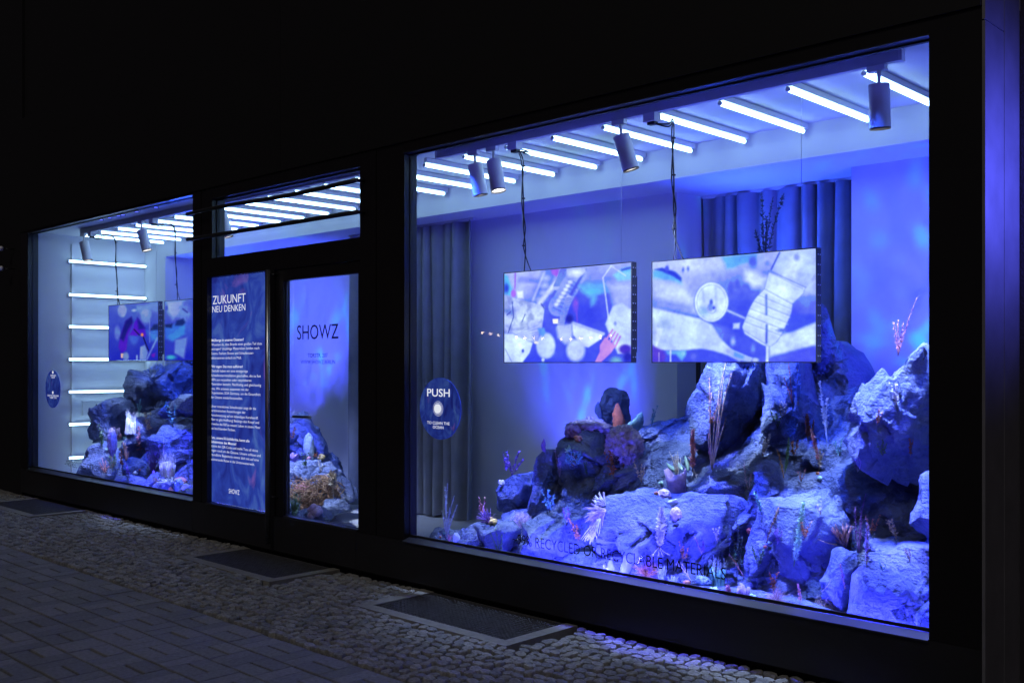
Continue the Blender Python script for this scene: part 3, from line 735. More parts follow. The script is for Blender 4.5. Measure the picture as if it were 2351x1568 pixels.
# clear vertical pipes by the right window
pp = empty('clear_pipe_pair', (-5.40, 0.13, 0.1), 'pair of clear upright plastic pipes at the left edge of the right display window', 'pipe')
for x, y in ((-5.42, 0.115), (-5.375, 0.135)):
    MB().tube([(x, y, 0.10), (x, y, 2.90), (x + 0.01, y + 0.02, 2.96), (x + 0.04, y + 0.05, 2.99)], 0.022, 14).build('pipe', M['pipe'], pp, True)
for v in (350, 520, 595, 1262, 1985, 2630):
    z = cat('K5', 150, v, 0.12)[2]
    MB().tube([(-5.40, 0.125, z - 0.003), (-5.40, 0.125, z + 0.003)], 0.05, 16).build('pipe_clip', M['black'], pp)
tag(MB().box(-12.0, -11.972, 0.505, 0.535, 0.1, 2.90).build('shadow_strip', M['track']), 'narrow upright grey strip standing for a shadow gap on the end wall behind the tube lights', 'shadow strip')  # thin board put in for a shadow gap on the wall
# vent panel on the end wall, notice on the back wall
vp = empty('vent_panel', (-11.99, 0.93, 0.89), 'grey rectangular cover plate on the end wall between two tube lights', 'panel')
MB().box(-12.0, -11.978, 0.637, 1.25, 0.890, 1.055).build('cover_plate', M['track'], vp)
MB().box(-12.0, -11.974, 0.630, 1.257, 0.883, 0.890).box(-12.0, -11.974, 0.630, 1.257, 1.055, 1.062).build('edge_trim', M['lampwhite'], vp)
for z in (0.935, 1.008): MB().tube([(-11.979, 0.80, z), (-11.975, 0.80, z)], 0.011, 10).build('screw', M['black'], vp)

# ================================================================== CURTAINS
def curtain(x0, x1, y, z0, z1, nf, amp, label, seed):
    n = nf * 14; r_ = np.random.default_rng(seed); V = []; F = []
    ph = np.linspace(0, nf, n + 1); ph = ph + 0.22 * np.sin(ph * 1.3 + seed) + 0.12 * np.sin(ph * 2.9 + 2 * seed); xs = np.linspace(x0, x1, n + 1)
    jit = 1 + 0.4 * np.sin(ph * 1.7 + seed); m = 10
    for j in range(m + 1):
        t = j / m; z = z1 + (z0 - z1) * t
        w = np.sin(2 * math.pi * ph + 0.25 * np.sin(3 * t + ph)) ; w = np.sign(w) * np.abs(w) ** 0.7
        yy = y + amp * jit * w * (0.75 + 0.25 * t); xx = xs + 0.012 * np.sin(ph * 2.1 + 4 * t) + 0.3 * amp * np.cos(2 * math.pi * ph)
        for i in range(n + 1): V.append((xx[i], yy[i], z + 0.012 * math.sin(ph[i] * 5) * t))
    for j in range(m):
        for i in range(n): a = j * (n + 1) + i; F.append((a, a + 1, a + n + 2, a + n + 1))
    e = empty('curtain', ((x0 + x1) / 2, y, z0), label, 'curtain')
    mesh_obj('cloth', V, F, M['curtain'], e, True)
    MB().box(x0, x1, y - 0.015, y + 0.015, z1, z1 + 0.02).build('curtain_rail', M['track'], e)
curtain(-8.25, -6.44, 1.74, 0.115, 2.765, 12, 0.05, 'long grey-blue pleated curtain hanging to the floor left of the back wall', 1)
curtain(-4.38, -3.03, 2.20, 0.115, 2.765, 9, 0.055, 'grey-blue pleated curtain in the alcove behind the right hanging screen', 4)

# ================================================================== HANGING SCREENS
def softpoly(X, Y, pts, soft):
    pts = np.array(pts, float); n = len(pts); inside = np.zeros(X.shape, bool); d = np.full(X.shape, 1e9)
    for i in range(n):
        a, b = pts[i], pts[(i + 1) % n]
        c = ((a[1] > Y) != (b[1] > Y)) & (X < (b[0] - a[0]) * (Y - a[1]) / (b[1] - a[1] + 1e-9) + a[0]); inside ^= c
        e = b - a; t = np.clip(((X - a[0]) * e[0] + (Y - a[1]) * e[1]) / (e @ e + 1e-9), 0, 1)
        d = np.minimum(d, np.hypot(X - a[0] - t * e[0], Y - a[1] - t * e[1]))
    sd = np.where(inside, d, -d); return np.clip(sd / soft * 0.5 + 0.5, 0, 1)
def ell(X, Y, cx, cy, rx, ry, soft):
    q = np.hypot((X - cx) / rx, (Y - cy) / ry); return np.clip((1 - q) * min(rx, ry) / soft * 0.5 + 0.5, 0, 1)
def seg(X, Y, a, b, w, soft):
    a, b = np.array(a, float), np.array(b, float); e = b - a; t = np.clip(((X - a[0]) * e[0] + (Y - a[1]) * e[1]) / (e @ e + 1e-9), 0, 1)
    return np.clip((w - np.hypot(X - a[0] - t * e[0], Y - a[1] - t * e[1])) / soft * 0.5 + 0.5, 0, 1)
def wob(X, Y, s, o=3, k=0.0):
    return fbm(np.stack([X.ravel() * s, Y.ravel() * s, np.full(X.size, 3.7 + k)], 1), o).reshape(X.shape)
class Pic:
    def __init__(s, corners, nx, ny):
        tl, tr, br, bl = (np.array(c, float) for c in corners)
        u, v = np.meshgrid(np.linspace(0, 1, nx + 1), np.linspace(0, 1, ny + 1))
        q = lambda k: (tl[k] * (1 - u) + tr[k] * u) * (1 - v) + (bl[k] * (1 - u) + br[k] * u) * v
        s.X, s.Y, s.u, s.v = q(0), q(1), u, v; s.C = np.zeros(u.shape + (3,))
    def put(s, a, c, k=1.0): a = (a * k)[..., None]; s.C = s.C * (1 - a) + np.array(c, float) * a
    def poly(s, pts, c, soft=6, k=1.0): s.put(softpoly(s.X, s.Y, pts, soft), c, k)
    def ell(s, cx, cy, rx, ry, c, soft=6, k=1.0): s.put(ell(s.X, s.Y, cx, cy, rx, ry, soft), c, k)
    def seg(s, a, b, w, c, soft=4, k=1.0): s.put(seg(s.X, s.Y, a, b, w, soft), c, k)
    def tex(s, pts, amp, sc, soft=10):
        m = softpoly(s.X, s.Y, pts, soft)[..., None]; n = wob(s.X, s.Y, sc, 4)[..., None]
        ridge = (1 - np.abs(n) * 3).clip(0, 1); s.C = s.C + m * (n * amp + (ridge - 0.5) * amp * 0.5)
def pic1():
    p = Pic(((185, 345), (1697, 225), (1705, 1400), (190, 1400)), 260, 150)
    t = p.v[..., None]; p.C = np.array((140, 150, 246.)) * (1 - t) + np.array((34, 52, 226.)) * t
    p.ell(1100, 820, 520, 360, (36, 52, 222), 240, .9); p.ell(560, 420, 330, 160, (165, 168, 248), 120); p.seg((400, 420), (640, 430), 34, (110, 118, 240), 20)
    p.poly([(185, 350), (230, 375), (295, 540), (262, 610), (188, 585)], (62, 190, 240), 18); p.ell(215, 520, 30, 50, (20, 60, 200), 20)
    p.seg((330, 340), (326, 520), 10, (150, 70, 235), 6); p.ell(308, 580, 36, 48, (160, 70, 240), 8); p.poly([(350, 560), (430, 550), (440, 640), (360, 640)], (200, 205, 255), 12)
    p.seg((770, 330), (620, 680), 90, (84, 100, 232), 40); p.seg((700, 330), (560, 660), 12, (170, 178, 250), 14)
    for q in ((720, 400), (700, 490), (690, 575), (650, 660)): p.ell(*q, 42, 30, (170, 185, 252), 24, .8)
    p.seg((830, 470), (640, 700), 26, (190, 196, 255), 14)
    p.poly([(780, 300), (880, 290), (872, 395), (800, 350)], (165, 60, 230), 14)
    p.seg((1100, 330), (870, 740), 118, (112, 126, 242), 10); p.seg((1190, 300), (1000, 640), 16, (60, 74, 215), 10); p.seg((960, 330), (800, 620), 14, (70, 84, 222), 10)
    for k in range(9): q = k / 8; p.seg((960 + 40 - 190 * q, 420 + 330 * q), (1090 + 40 - 190 * q, 480 + 330 * q), 5, (66, 80, 216), 5, .8)
    for k in range(7): q = k / 6; p.ell(1015 - 165 * q, 448 + 265 * q, 27, 22, (206, 216, 255), 10)
    p.poly([(960, 300), (1190, 280), (1200, 330), (1110, 400), (990, 390)], (150, 160, 250), 14); p.ell(1080, 340, 60, 30, (200, 205, 255), 20)
    for (a, b) in (((935, 290), (845, 505)), ((1000, 640), (900, 975))):
        a, b = np.array(a), np.array(b); n = 17
        p.seg(a, b, 38, (150, 160, 248), 5)
        for k in range(n): c = a + (b - a) * k / n; p.seg(c + (-34, 0), c + (36, 2), 4, (58, 70, 205), 3)
    bag = [(188, 600), (330, 640), (560, 690), (705, 745), (680, 985), (600, 1165), (480, 1140), (300, 1050), (188, 1055)]
    p.poly(bag, (160, 172, 250), 8); p.tex(bag, 55, 0.007)
    for a, b in (((290, 680), (310, 850)), ((460, 830), (420, 920)), ((220, 840), (270, 800)), ((310, 860), (240, 1050)), ((660, 700), (700, 760))): p.seg(a, b, 4, (40, 50, 130), 4)
    for k in range(5): p.seg((360 + 20 * k, 1065 + 12 * k), (640 + 8 * k, 950 + 40 * k), 3, (110, 122, 225), 3)
    p.poly([(188, 1060), (300, 1060), (560, 1170), (520, 1290), (430, 1402), (188, 1402)], (184, 204, 255), 10); p.ell(433, 1266, 15, 20, (40, 56, 200), 8); p.seg((200, 1240), (290, 1400), 5, (110, 126, 225), 5)
    p.ell(722, 1205, 116, 152, (184, 204, 255), 16); p.ell(730, 1290, 70, 40, (160, 180, 250), 40, .7); p.ell(690, 1372, 20, 22, (170, 190, 250), 6)
    p.poly([(620, 1000), (700, 990), (720, 1050), (690, 1100), (640, 1060)], (80, 150, 235), 12)
    p.poly([(850, 985), (1040, 930), (1045, 1150), (960, 1190), (870, 1110)], (150, 160, 248), 22); p.ell(1085, 1262, 108, 132, (190, 206, 255), 22)
    p.poly([(1040, 920), (1405, 1060), (1370, 1130), (1230, 1228), (1160, 1205), (1055, 1080)], (186, 198, 255), 8); p.seg((1045, 930), (1400, 1065), 18, (150, 160, 246), 8); p.ell(1010, 885, 40, 50, (30, 34, 110), 18)
    p.poly([(1120, 490), (1200, 465), (1400, 455), (1460, 560), (1330, 600), (1310, 700), (1260, 742), (1250, 640), (1150, 565)], (74, 160, 240), 30); p.ell(1280, 560, 70, 30, (60, 190, 240), 24)
    p.poly([(1500, 370), (1600, 290), (1700, 265), (1700, 430), (1560, 445)], (88, 190, 242), 16); p.seg((1600, 310), (1690, 285), 12, (40, 70, 200), 10); p.poly([(1450, 470), (1700, 450), (1700, 800), (1520, 740)], (150, 160, 246), 40)
    p.poly([(1500, 740), (1600, 700), (1703, 780), (1703, 1310), (1560, 1300), (1420, 950)], (182, 202, 254), 12); p.ell(1530, 945, 17, 24, (110, 130, 230), 8)
    for a, b in (((1480, 260), (1390, 400)), ((1390, 400), (1420, 600)), ((1420, 600), (1455, 880)), ((1480, 260), (1640, 380))): p.seg(a, b, 6, (196, 206, 255), 6)
    p.ell(1080, 720, 34, 84, (120, 50, 226), 14); p.seg((1090, 780), (1100, 920), 9, (120, 50, 226), 8)
    p.poly([(1305, 1402), (1360, 1280), (1360, 1200), (1420, 1105), (1535, 1210), (1490, 1290), (1420, 1360), (1375, 1402)], (198, 92, 222), 6)
    for k in range(4): p.seg((1436 + 32 * k, 1130 + 30 * k), (1502 + 28 * k, 1018 + 26 * k), 10, (196, 84, 226), 4)
    p.ell(1640, 1250, 66, 56, (72, 22, 170), 16); p.ell(1670, 1340, 44, 60, (30, 26, 130), 20); p.ell(1540, 1380, 60, 40, (90, 150, 190), 24)
    p.poly([(805, 888), (875, 884), (870, 940), (812, 940)], (255, 226, 232), 5); p.ell(604, 1166, 30, 16, (255, 225, 225), 5)
    return p
def pic2():
    p = Pic(((180, 285), (2025, 140), (2045, 1415), (190, 1415)), 270, 155)
    t = p.v[..., None]; p.C = np.array((150, 160, 244.)) * (1 - t) + np.array((38, 52, 224.)) * t
    p.ell(1200, 900, 620, 420, (38, 60, 226), 260, .9); p.ell(560, 480, 420, 230, (158, 166, 238), 180, .8)
    p.poly([(180, 300), (1000, 230), (1000, 330), (600, 420), (180, 380)], (176, 184, 252), 60)
    p.poly([(185, 385), (280, 360), (430, 400), (520, 440), (555, 540), (420, 500), (185, 470)], (70, 180, 240), 22); p.poly([(210, 365), (300, 345), (470, 390), (545, 460), (540, 500), (440, 440), (300, 385)], (20, 50, 190), 14)
    p.poly([(185, 480), (420, 510), (560, 560), (700, 680), (720, 860), (520, 800), (185, 700)], (170, 182, 250), 50); p.seg((190, 720), (640, 800), 30, (106, 124, 234), 40)
    for q in ((365, 355, 26, 34), (565, 368, 14, 26), (625, 356, 14, 24)): p.ell(*q, (60, 76, 226), 12)
    p.poly([(1010, 220), (1420, 190), (1410, 260), (1240, 310), (1160, 350), (1080, 360), (1060, 300)], (60, 150, 240), 22); p.ell(1370, 285, 46, 70, (58, 84, 226), 20); p.ell(1455, 235, 40, 60, (120, 140, 240), 14); p.ell(1525, 300, 28, 32, (96, 112, 232), 12)
    p.poly([(1290, 380), (1420, 400), (1530, 470), (1480, 560), (1370, 575), (1290, 480)], (190, 204, 255), 40)
    for q in ((1205, 545, 26, 46), (1130, 590, 28, 60), (1310, 560, 22, 34), (1170, 860, 26, 44)): p.ell(*q, (58, 80, 226), 16)
    p.poly([(1700, 880), (2040, 880), (2040, 990), (1760, 1110)], (40, 66, 226), 20); p.poly([(1560, 1130), (1800, 1080), (2040, 970), (2044, 1230), (1560, 1370)], (172, 194, 254), 20); p.poly([(1500, 1380), (2044, 1250), (2044, 1416), (1500, 1416)], (66, 74, 232), 40)
    p.poly([(1700, 560), (2035, 500), (2035, 640), (1800, 640)], (170, 190, 254), 40)
    fab = [(185, 800), (420, 850), (800, 930), (920, 1000), (1010, 1140), (1130, 1260), (1240, 1340), (1240, 1416), (1100, 1340), (940, 1290), (790, 1265), (520, 1285), (250, 1280), (185, 1220)]
    p.poly(fab, (172, 194, 254), 14); p.ell(350, 980, 70, 60, (100, 126, 222), 60, .8); p.ell(700, 1100, 240, 70, (182, 206, 255), 80); p.ell(520, 1200, 160, 40, (140, 164, 245), 60, .7); p.poly([(240, 1030), (320, 1040), (290, 1150), (230, 1260)], (200, 216, 255), 14)
    p.poly([(190, 1230), (330, 1290), (360, 1350), (340, 1416), (190, 1416)], (96, 30, 178), 18); p.poly([(370, 1300), (600, 1285), (610, 1330), (560, 1400), (480, 1330), (390, 1330)], (90, 190, 230), 20); p.seg((418, 1290), (418, 1414), 10, (190, 206, 255), 6); p.seg((272, 1310), (274, 1414), 6, (170, 150, 230), 5)
    p.poly([(1110, 1255), (1380, 1370), (1360, 1416), (1240, 1400), (1085, 1300)], (150, 176, 244), 6); p.poly([(1180, 1300), (1290, 1350), (1280, 1390), (1170, 1350)], (80, 150, 235), 14); p.ell(1110, 1285, 22, 36, (150, 160, 240), 8); p.ell(1410, 1395, 40, 24, (150, 164, 250), 10)
    p.ell(905, 735, 205, 234, (92, 112, 232), 6); p.ell(905, 735, 194, 222, (198, 216, 255), 6); p.ell(906, 738, 176, 204, (128, 150, 244), 5); p.ell(907, 740, 168, 196, (186, 208, 255), 6)
    p.ell(820, 840, 60, 50, (100, 160, 220), 30, .8); p.ell(905, 740, 20, 36, (70, 92, 210), 8); p.ell(910, 815, 56, 54, (120, 140, 240), 6); p.ell(910, 815, 46, 44, (184, 206, 255), 6); p.ell(895, 800, 34, 44, (110, 128, 226), 10); p.ell(936, 802, 14, 18, (50, 70, 210), 6); p.seg((955, 560), (965, 780), 14, (150, 170, 248), 10, .7); p.seg((800, 580), (820, 720), 12, (140, 160, 246), 10, .6)
    p.seg((1090, 830), (1290, 920), 12, (150, 164, 250), 10); p.poly([(1160, 980), (1235, 975), (1230, 1040), (1160, 1040)], (180, 200, 255), 14); p.ell(1160, 1180, 26, 50, (130, 150, 246), 20); p.ell(1385, 1270, 26, 46, (90, 110, 236), 16); p.ell(700, 1355, 34, 40, (70, 80, 230), 14)
    # bottle: body sections and ribs
    bot = [(1660, 175), (2030, 140), (2030, 400), (1945, 580), (1560, 375)]; p.poly(bot, (150, 170, 248), 8); p.poly([(1760, 240), (1900, 220), (1830, 480), (1700, 440)], (186, 204, 255), 30); p.seg((1655, 180), (1570, 370), 8, (50, 70, 200), 6); p.ell(1835, 235, 30, 40, (110, 126, 226), 14)
    body = [(1545, 390), (1930, 575), (1905, 650), (1800, 760), (1790, 860), (1740, 990), (1690, 1110), (1640, 1190), (1560, 1250), (1480, 1220), (1290, 1100), (1262, 1020), (1310, 890), (1350, 790), (1400, 700), (1500, 590)]
    p.poly(body, (168, 188, 254), 7); p.ell(1680, 620, 150, 110, (190, 210, 255), 70); p.ell(1520, 940, 130, 150, (188, 208, 255), 80)
    for a, b, w in (((1545, 385), (1930, 578), 7), ((1545, 400), (1900, 590), 4), ((1500, 590), (1800, 765), 5), ((1440, 660), (1790, 820), 4), ((1390, 730), (1780, 900), 5), ((1340, 810), (1760, 980), 4), ((1320, 890), (1730, 1060), 5), ((1290, 960), (1690, 1120), 4), ((1280, 1060), (1560, 1240), 5)): p.seg(a, b, w, (96, 116, 226), 4, .8); p.seg((a[0] + 10, a[1] + 18), (b[0] - 6, b[1] + 16), w, (206, 220, 255), 4, .7)
    for i in range(len(body)): p.seg(body[i], body[(i + 1) % len(body)], 4, (86, 104, 222), 4, .7)
    p.seg((1520, 660), (1525, 880), 12, (90, 110, 215), 8); p.seg((1530, 1000), (1530, 1200), 12, (70, 90, 205), 8); p.ell(1690, 1060, 50, 20, (60, 80, 210), 14); p.seg((1540, 1250), (1540, 1414), 14, (170, 186, 252), 5)
    return p
def pic3(c, nx, second):
    p = Pic(c, nx, 110)
    t = p.v[..., None]; p.C = np.array((82, 108, 206.)) * (1 - t) + np.array((30, 40, 190.)) * t
    if not second:
        p.ell(280, 220, 62, 90, (124, 140, 216), 10); p.ell(590, 290, 70, 115, (118, 138, 216), 20); p.poly([(420, 150), (745, 112), (745, 260), (600, 220), (430, 260)], (110, 130, 216), 40); p.ell(215, 520, 42, 100, (104, 128, 214), 12); p.ell(440, 600, 52, 80, (64, 100, 216), 20)
        p.poly([(235, 680), (270, 520), (330, 360), (410, 305), (420, 420), (360, 560), (340, 760), (270, 805), (228, 720)], (76, 26, 200), 8); p.poly([(250, 600), (330, 360), (410, 305), (430, 380), (360, 480), (300, 640)], (24, 26, 130), 16)
        p.poly([(440, 390), (490, 320), (570, 440), (595, 560), (570, 600), (540, 530), (480, 570), (375, 560), (420, 480)], (84, 26, 206), 8); p.poly([(480, 320), (560, 430), (590, 470), (500, 480)], (26, 30, 140), 16); p.poly([(400, 150), (470, 150), (480, 230), (440, 370), (410, 290)], (70, 100, 200), 16); p.ell(440, 220, 30, 18, (150, 170, 226), 10)
        for a, b in (((440, 480), (510, 560)), ((560, 590), (625, 770))): p.seg(a, b, 7, (16, 14, 60), 5)
        p.ell(545, 555, 18, 22, (236, 140, 90), 8); p.poly([(262, 810), (310, 805), (310, 870), (265, 870)], (226, 180, 170), 5)
        p.poly([(600, 500), (745, 480), (745, 640), (650, 640)], (66, 120, 220), 24); p.poly([(640, 500), (690, 420), (745, 410), (745, 490)], (20, 40, 110), 12); p.seg((640, 250), (640, 660), 7, (110, 130, 216), 5); p.seg((735, 600), (600, 900), 12, (110, 130, 220), 6); p.poly([(520, 720), (580, 690), (620, 800), (590, 900), (510, 900)], (120, 138, 216), 8); p.poly([(660, 820), (715, 800), (700, 860), (670, 860)], (110, 30, 190), 8); p.ell(330, 850, 42, 60, (110, 126, 206), 10); p.seg((478, 840), (478, 900), 12, (120, 140, 220), 5)
    else:
        p.poly([(880, 100), (1100, 90), (1060, 300), (960, 370), (900, 240)], (130, 150, 226), 30); p.ell(1110, 300, 74, 140, (116, 140, 222), 30); p.poly([(862, 440), (960, 430), (1090, 350), (1130, 430), (1120, 560), (960, 660), (870, 620)], (60, 120, 224), 20); p.poly([(990, 440), (1010, 370), (1090, 345), (1120, 400), (1080, 440)], (24, 50, 120), 12); p.poly([(862, 420), (960, 410), (950, 470), (870, 460)], (24, 44, 110), 10)
        p.poly([(990, 640), (1140, 600), (1100, 900), (980, 820)], (112, 134, 222), 16); p.ell(1160, 480, 40, 120, (60, 90, 214), 30); p.ell(940, 880, 60, 30, (60, 150, 210), 16); p.ell(885, 190, 16, 30, (50, 70, 200), 8); p.seg((1085, 210), (1140, 260), 6, (40, 50, 140), 6)
    return p
def hang_screen(x0, x1, z0, z1, y, pic, label, icy=0.0, cat_='screen'):
    e = empty('hanging_screen', ((x0 + x1) / 2, y + 0.03, z0), label, cat_)
    ny, nx = pic.u.shape[0] - 1, pic.u.shape[1] - 1
    V = np.stack([x0 + (x1 - x0) * pic.u, np.full(pic.u.shape, y), z1 + (z0 - z1) * pic.v], -1).reshape(-1, 3)
    i = np.arange(ny * (nx + 1)).reshape(ny, nx + 1)[:, :-1].ravel()
    T = np.concatenate([np.stack([i, i + nx + 1, i + 1], 1), np.stack([i + 1, i + nx + 1, i + nx + 2], 1)])
    o = tri_obj('picture', V, T, M['screen'], e)
    C = pic.C.copy()
    for q in range(1):   # soft photographic focus
        C = (np.roll(C, 1, 0) + np.roll(C, -1, 0) + C * 2) / 4; C = (np.roll(C, 1, 1) + np.roll(C, -1, 1) + C * 2) / 4
    C[0], C[-1], C[:, 0], C[:, -1] = C[1], C[-2], C[:, 1], C[:, -2]
    lum = C.mean(2, keepdims=True); ice = np.concatenate([lum * 0.98 - 12, lum * 1.06 - 4, np.full_like(lum, 250)], 2)
    C = C * (1 - icy) + ice * icy + 6 * wob(pic.X, pic.Y, 0.006, 4, z0)[..., None]
    C[..., :2] *= 1 + 0.24 * wob(pic.X, pic.Y, 0.004, 5, x0)[..., None] + 0.10 * wob(pic.X, pic.Y, 0.018, 3, x1)[..., None]
    C[..., :2] = np.where(C[..., :2] > 120, C[..., :2] * 1.06, C[..., :2] * 0.94)
    c = np.clip(C / 255, 0, 1).reshape(-1, 3); lin = np.where(c <= 0.04045, c / 12.92, ((c + 0.055) / 1.055) ** 2.4)
    at_ = o.data.color_attributes.new('picture', 'FLOAT_COLOR', 'POINT')
    at_.data.foreach_set('color', np.concatenate([lin, np.ones((len(lin), 1))], 1).astype(np.float32).ravel())
    f = MB(); b = 0.006
    f.box(x0 - b, x1 + b, y - 0.002, y + 0.046, z1 + 0.0005, z1 + b).box(x0 - b, x1 + b, y - 0.002, y + 0.046, z0 - b, z0 - 0.0005)
    f.box(x0 - b, x0 - 0.0005, y - 0.002, y + 0.046, z0, z1).box(x1 + 0.0005, x1 + b, y - 0.002, y + 0.046, z0, z1)
    f.build('bezel', M['black'], e)
    MB().box(x0 + 0.002, x1 - 0.002, y + 0.01, y + 0.044, z0 + 0.002, z1 - 0.002).build('housing', M['darkmetal'], e)
    MB().box(x0 + 0.15, x1 - 0.004, y + 0.046, y + 0.066, z0 + 0.06, z1 - 0.08).build('back_cover', M['black'], e)
    s = MB()
    for k in range(11):
        z = z0 + 0.03 + (z1 - z0 - 0.06) * k / 10
        for yy in (y + 0.012, y + 0.034): s.tube([(x1 + b, yy, z), (x1 + b + 0.003, yy, z)], 0.004, 6)
    stuff(s.build('screws', M['wire'], e))
    for x in (x0 + 0.14, x1 - 0.10): MB().tube([(x, y + 0.03, z1 + 0.005), (x, y + 0.03, 3.0)], 0.0016, 5).build('hanging_wire', M['wire'], e)
SY = 0.55
hang_screen(-4.898, -3.805, 1.511, 2.120, SY, pic1(), 'hanging flat screen showing floating bags, tubes and a pink fork', 0.45)
hang_screen(-3.644, -2.581, 1.511, 2.110, SY, pic2(), 'hanging flat screen showing a drink can end and a plastic bottle', 0.5)
hang_screen(-11.084, -9.928, 1.535, 2.142, SY, pic3(((97, 152), (745, 110), (745, 905), (97, 905)), 160, False), 'hanging flat screen showing a purple and dark blue shape, by the end wall')
hang_screen(-9.787, -8.640, 1.535, 2.136, SY, pic3(((860, 100), (1540, 60), (1540, 920), (860, 920)), 160, True), 'hanging flat screen with a turquoise shape, half hidden by the mullion')

# ================================================================== PRINT ON THE GLASS
def text_mesh(s, bold=0.0, align='LEFT'):
    c = bpy.data.curves.new('lettering', 'FONT'); c.body = s; c.offset = bold; c.resolution_u = 3
    o = bpy.data.objects.new('tmp', c); col.objects.link(o); dg = bpy.context.evaluated_depsgraph_get()
    me = bpy.data.meshes.new_from_object(o.evaluated_get(dg)); bpy.data.objects.remove(o); bpy.data.curves.remove(c)
    V = np.array([v.co[:] for v in me.vertices]); F = [tuple(p.vertices) for p in me.polygons]; bpy.data.meshes.remove(me)
    return V, F
CAPH = text_mesh('H')[0][:, 1].max()
def lettering(s, x0, x1, z, cap, y, m, parent, bold=0.0, name='lettering'):
    V, F = text_mesh(s, bold); V = V.copy(); a, b = V[:, 0].min(), V[:, 0].max()
    X = x0 + (V[:, 0] - a) / (b - a) * (x1 - x0); Z = z + V[:, 1] / CAPH * cap
    return mesh_obj(name, np.stack([X, np.full(len(X), y), Z], 1), F, m, parent)
def lt(s, crop, l, r_, cap, y, m, parent, bold=0.0):
    a, b = cat(crop, *l, y), cat(crop, *r_, y); t = cat(crop, l[0], l[1] - cap, y)
    return lettering(s, a[0], b[0], (a[2] + b[2]) / 2, t[2] - a[2], y, m, parent, bold)
poster = empty('window_poster', (-7.49, 0.047, 0.31), 'tall blue painted poster with white German text filling the pane left of the door', 'poster')
MB().box(-7.948, -7.037, 0.0475, 0.0495, 0.312, 2.238).build('print', M['poster'], poster)
PY = 0.0455
lt('ZUKUNFT', 'P2', (203, 517), (597, 492), 98, PY, M['vinylwhite'], poster)
lt('NEU DENKEN', 'P2', (198, 617), (594, 594), 74, PY, M['vinylwhite'], poster)
BODY = [("Müllberge in unseren Ozeanen?", 193, 105, 412, 98, 1), ("Wusstest du, dass Brands einen großen Teil dazu", 192, 135, 537, 125, 0), ("betragen? Unzählige Materialien landen nach", 190, 165, 520, 155, 0),
        ("Events, Fashion Shows und Schaufenster-", 190, 195, 482, 190, 0), ("dekorationen einfach im Müll.", 190, 226, 397, 222, 0), ("Wir sagen: Das muss aufhören!", 192, 285, 406, 282, 1),
        ("Deshalb haben wir eine einzigartige", 190, 315, 440, 313, 0), ("Schaufensterinstallation geschaffen, die zu fast", 190, 346, 530, 347, 0), ("100% aus recycelten oder recyclebaren", 188, 375, 465, 377, 0),
        ("Materialien besteht. Nachhaltig und gleichzeitig", 188, 405, 532, 410, 0), ("sexy. Wir arbeiten zusammen mit der", 187, 436, 447, 440, 0), ("Organisation, SOA Germany, um die Gesundheit", 187, 466, 528, 472, 0),
        ("der Ozeane wiederherzustellen.", 187, 497, 405, 499, 0), ("Unser interaktives Schaufenster zeigt dir die", 187, 557, 497, 570, 0), ("zerstörerischen Auswirkungen der", 186, 590, 425, 592, 0),
        ("Verschmutzung auf ein lebendiges Korallenriff.", 186, 620, 512, 632, 0), ("Aber es gibt Hoffnung! Betätige den Knopf und", 186, 650, 518, 662, 0), ("erwecke das Riff zu neuem Leben in einem Meer", 185, 680, 527, 696, 0),
        ("aus leuchtenden Farben.", 185, 708, 356, 716, 0), ("Tutu, unsere KI-Schildkröte, kennt alle", 184, 775, 452, 787, 1), ("Geheimnisse des Meeres!", 184, 800, 361, 812, 1),
        ("Scanne den QR-Code und stelle Tutu all deine", 183, 830, 510, 856, 0), ("Fragen rund um die Ozeane. Unsere schlaue und", 183, 860, 528, 890, 0), ("freundliche Begleiterin nimmt dich mit auf eine", 183, 890, 515, 920, 0), ("faszinierende Reise in die Unterwasserwelt.", 183, 918, 487, 953, 0)]
for s, x0, y0, x1, y1, bd in BODY: lt(s, 'P4', (x0, y0), (x1, y1), 17, PY, M['vinylwhite'], poster, 0.012 if bd else -0.004)
lt('SHOWZ', 'P4', (310, 1145), (383, 1153), 31, PY, M['vinylwhite'], poster)
lt('SHOWZ', 'D3', (493, 1078), (1062, 1062), 192, 0.0425, M['vinylblack'], door)
lt('TORSTR. 207', 'D3', (640, 1321), (913, 1315), 50, 0.0425, M['vinylblack'], door, 0.012)
lt('WWW.SHOWZ.BERLIN', 'D3', (543, 1412), (1015, 1408), 50, 0.0425, M['vinylblack'], door)
def disc(cx, cz, rx, rz, y0, y1, n=48, egg=0.0):
    m = MB(); V = []
    for yy in (y0, y1):
        for k in range(n):
            a = 2 * math.pi * k / n; V.append((cx + rx * math.cos(a) * (1 + egg * math.sin(a)), yy, cz + rz * math.sin(a)))
    return V, [tuple(range(n)), tuple(range(2 * n - 1, n - 1, -1))] + [(k, n + k, n + (k + 1) % n, (k + 1) % n) for k in range(n)]
def ringm(cx, cz, r0, r1, y, n=40):
    V = [(cx + q * math.cos(2 * math.pi * k / n), y, cz + q * math.sin(2 * math.pi * k / n)) for q in (r0, r1) for k in range(n)]
    return V, [(k, (k + 1) % n, n + (k + 1) % n, n + k) for k in range(n)]
GY = 0.058
st = empty('push_sticker', (-4.95, GY, 1.0), 'round painted sticker with the word PUSH and a white button on the glass', 'sticker')
c0 = at(1010 * KS, 938 * KS, GY)
mesh_obj('print', *disc(c0[0], c0[2], 0.205, 0.205, GY, 0.0615), M['sticker'], st)
lt('PUSH', 'PU', (350, 530), (765, 540), 135, GY - 0.002, M['vinylwhite'], st, 0.01)
lt('TO CLEAN THE', 'PU', (350, 1032), (762, 1062), 50, GY - 0.002, M['vinylwhite'], st, 0.006)
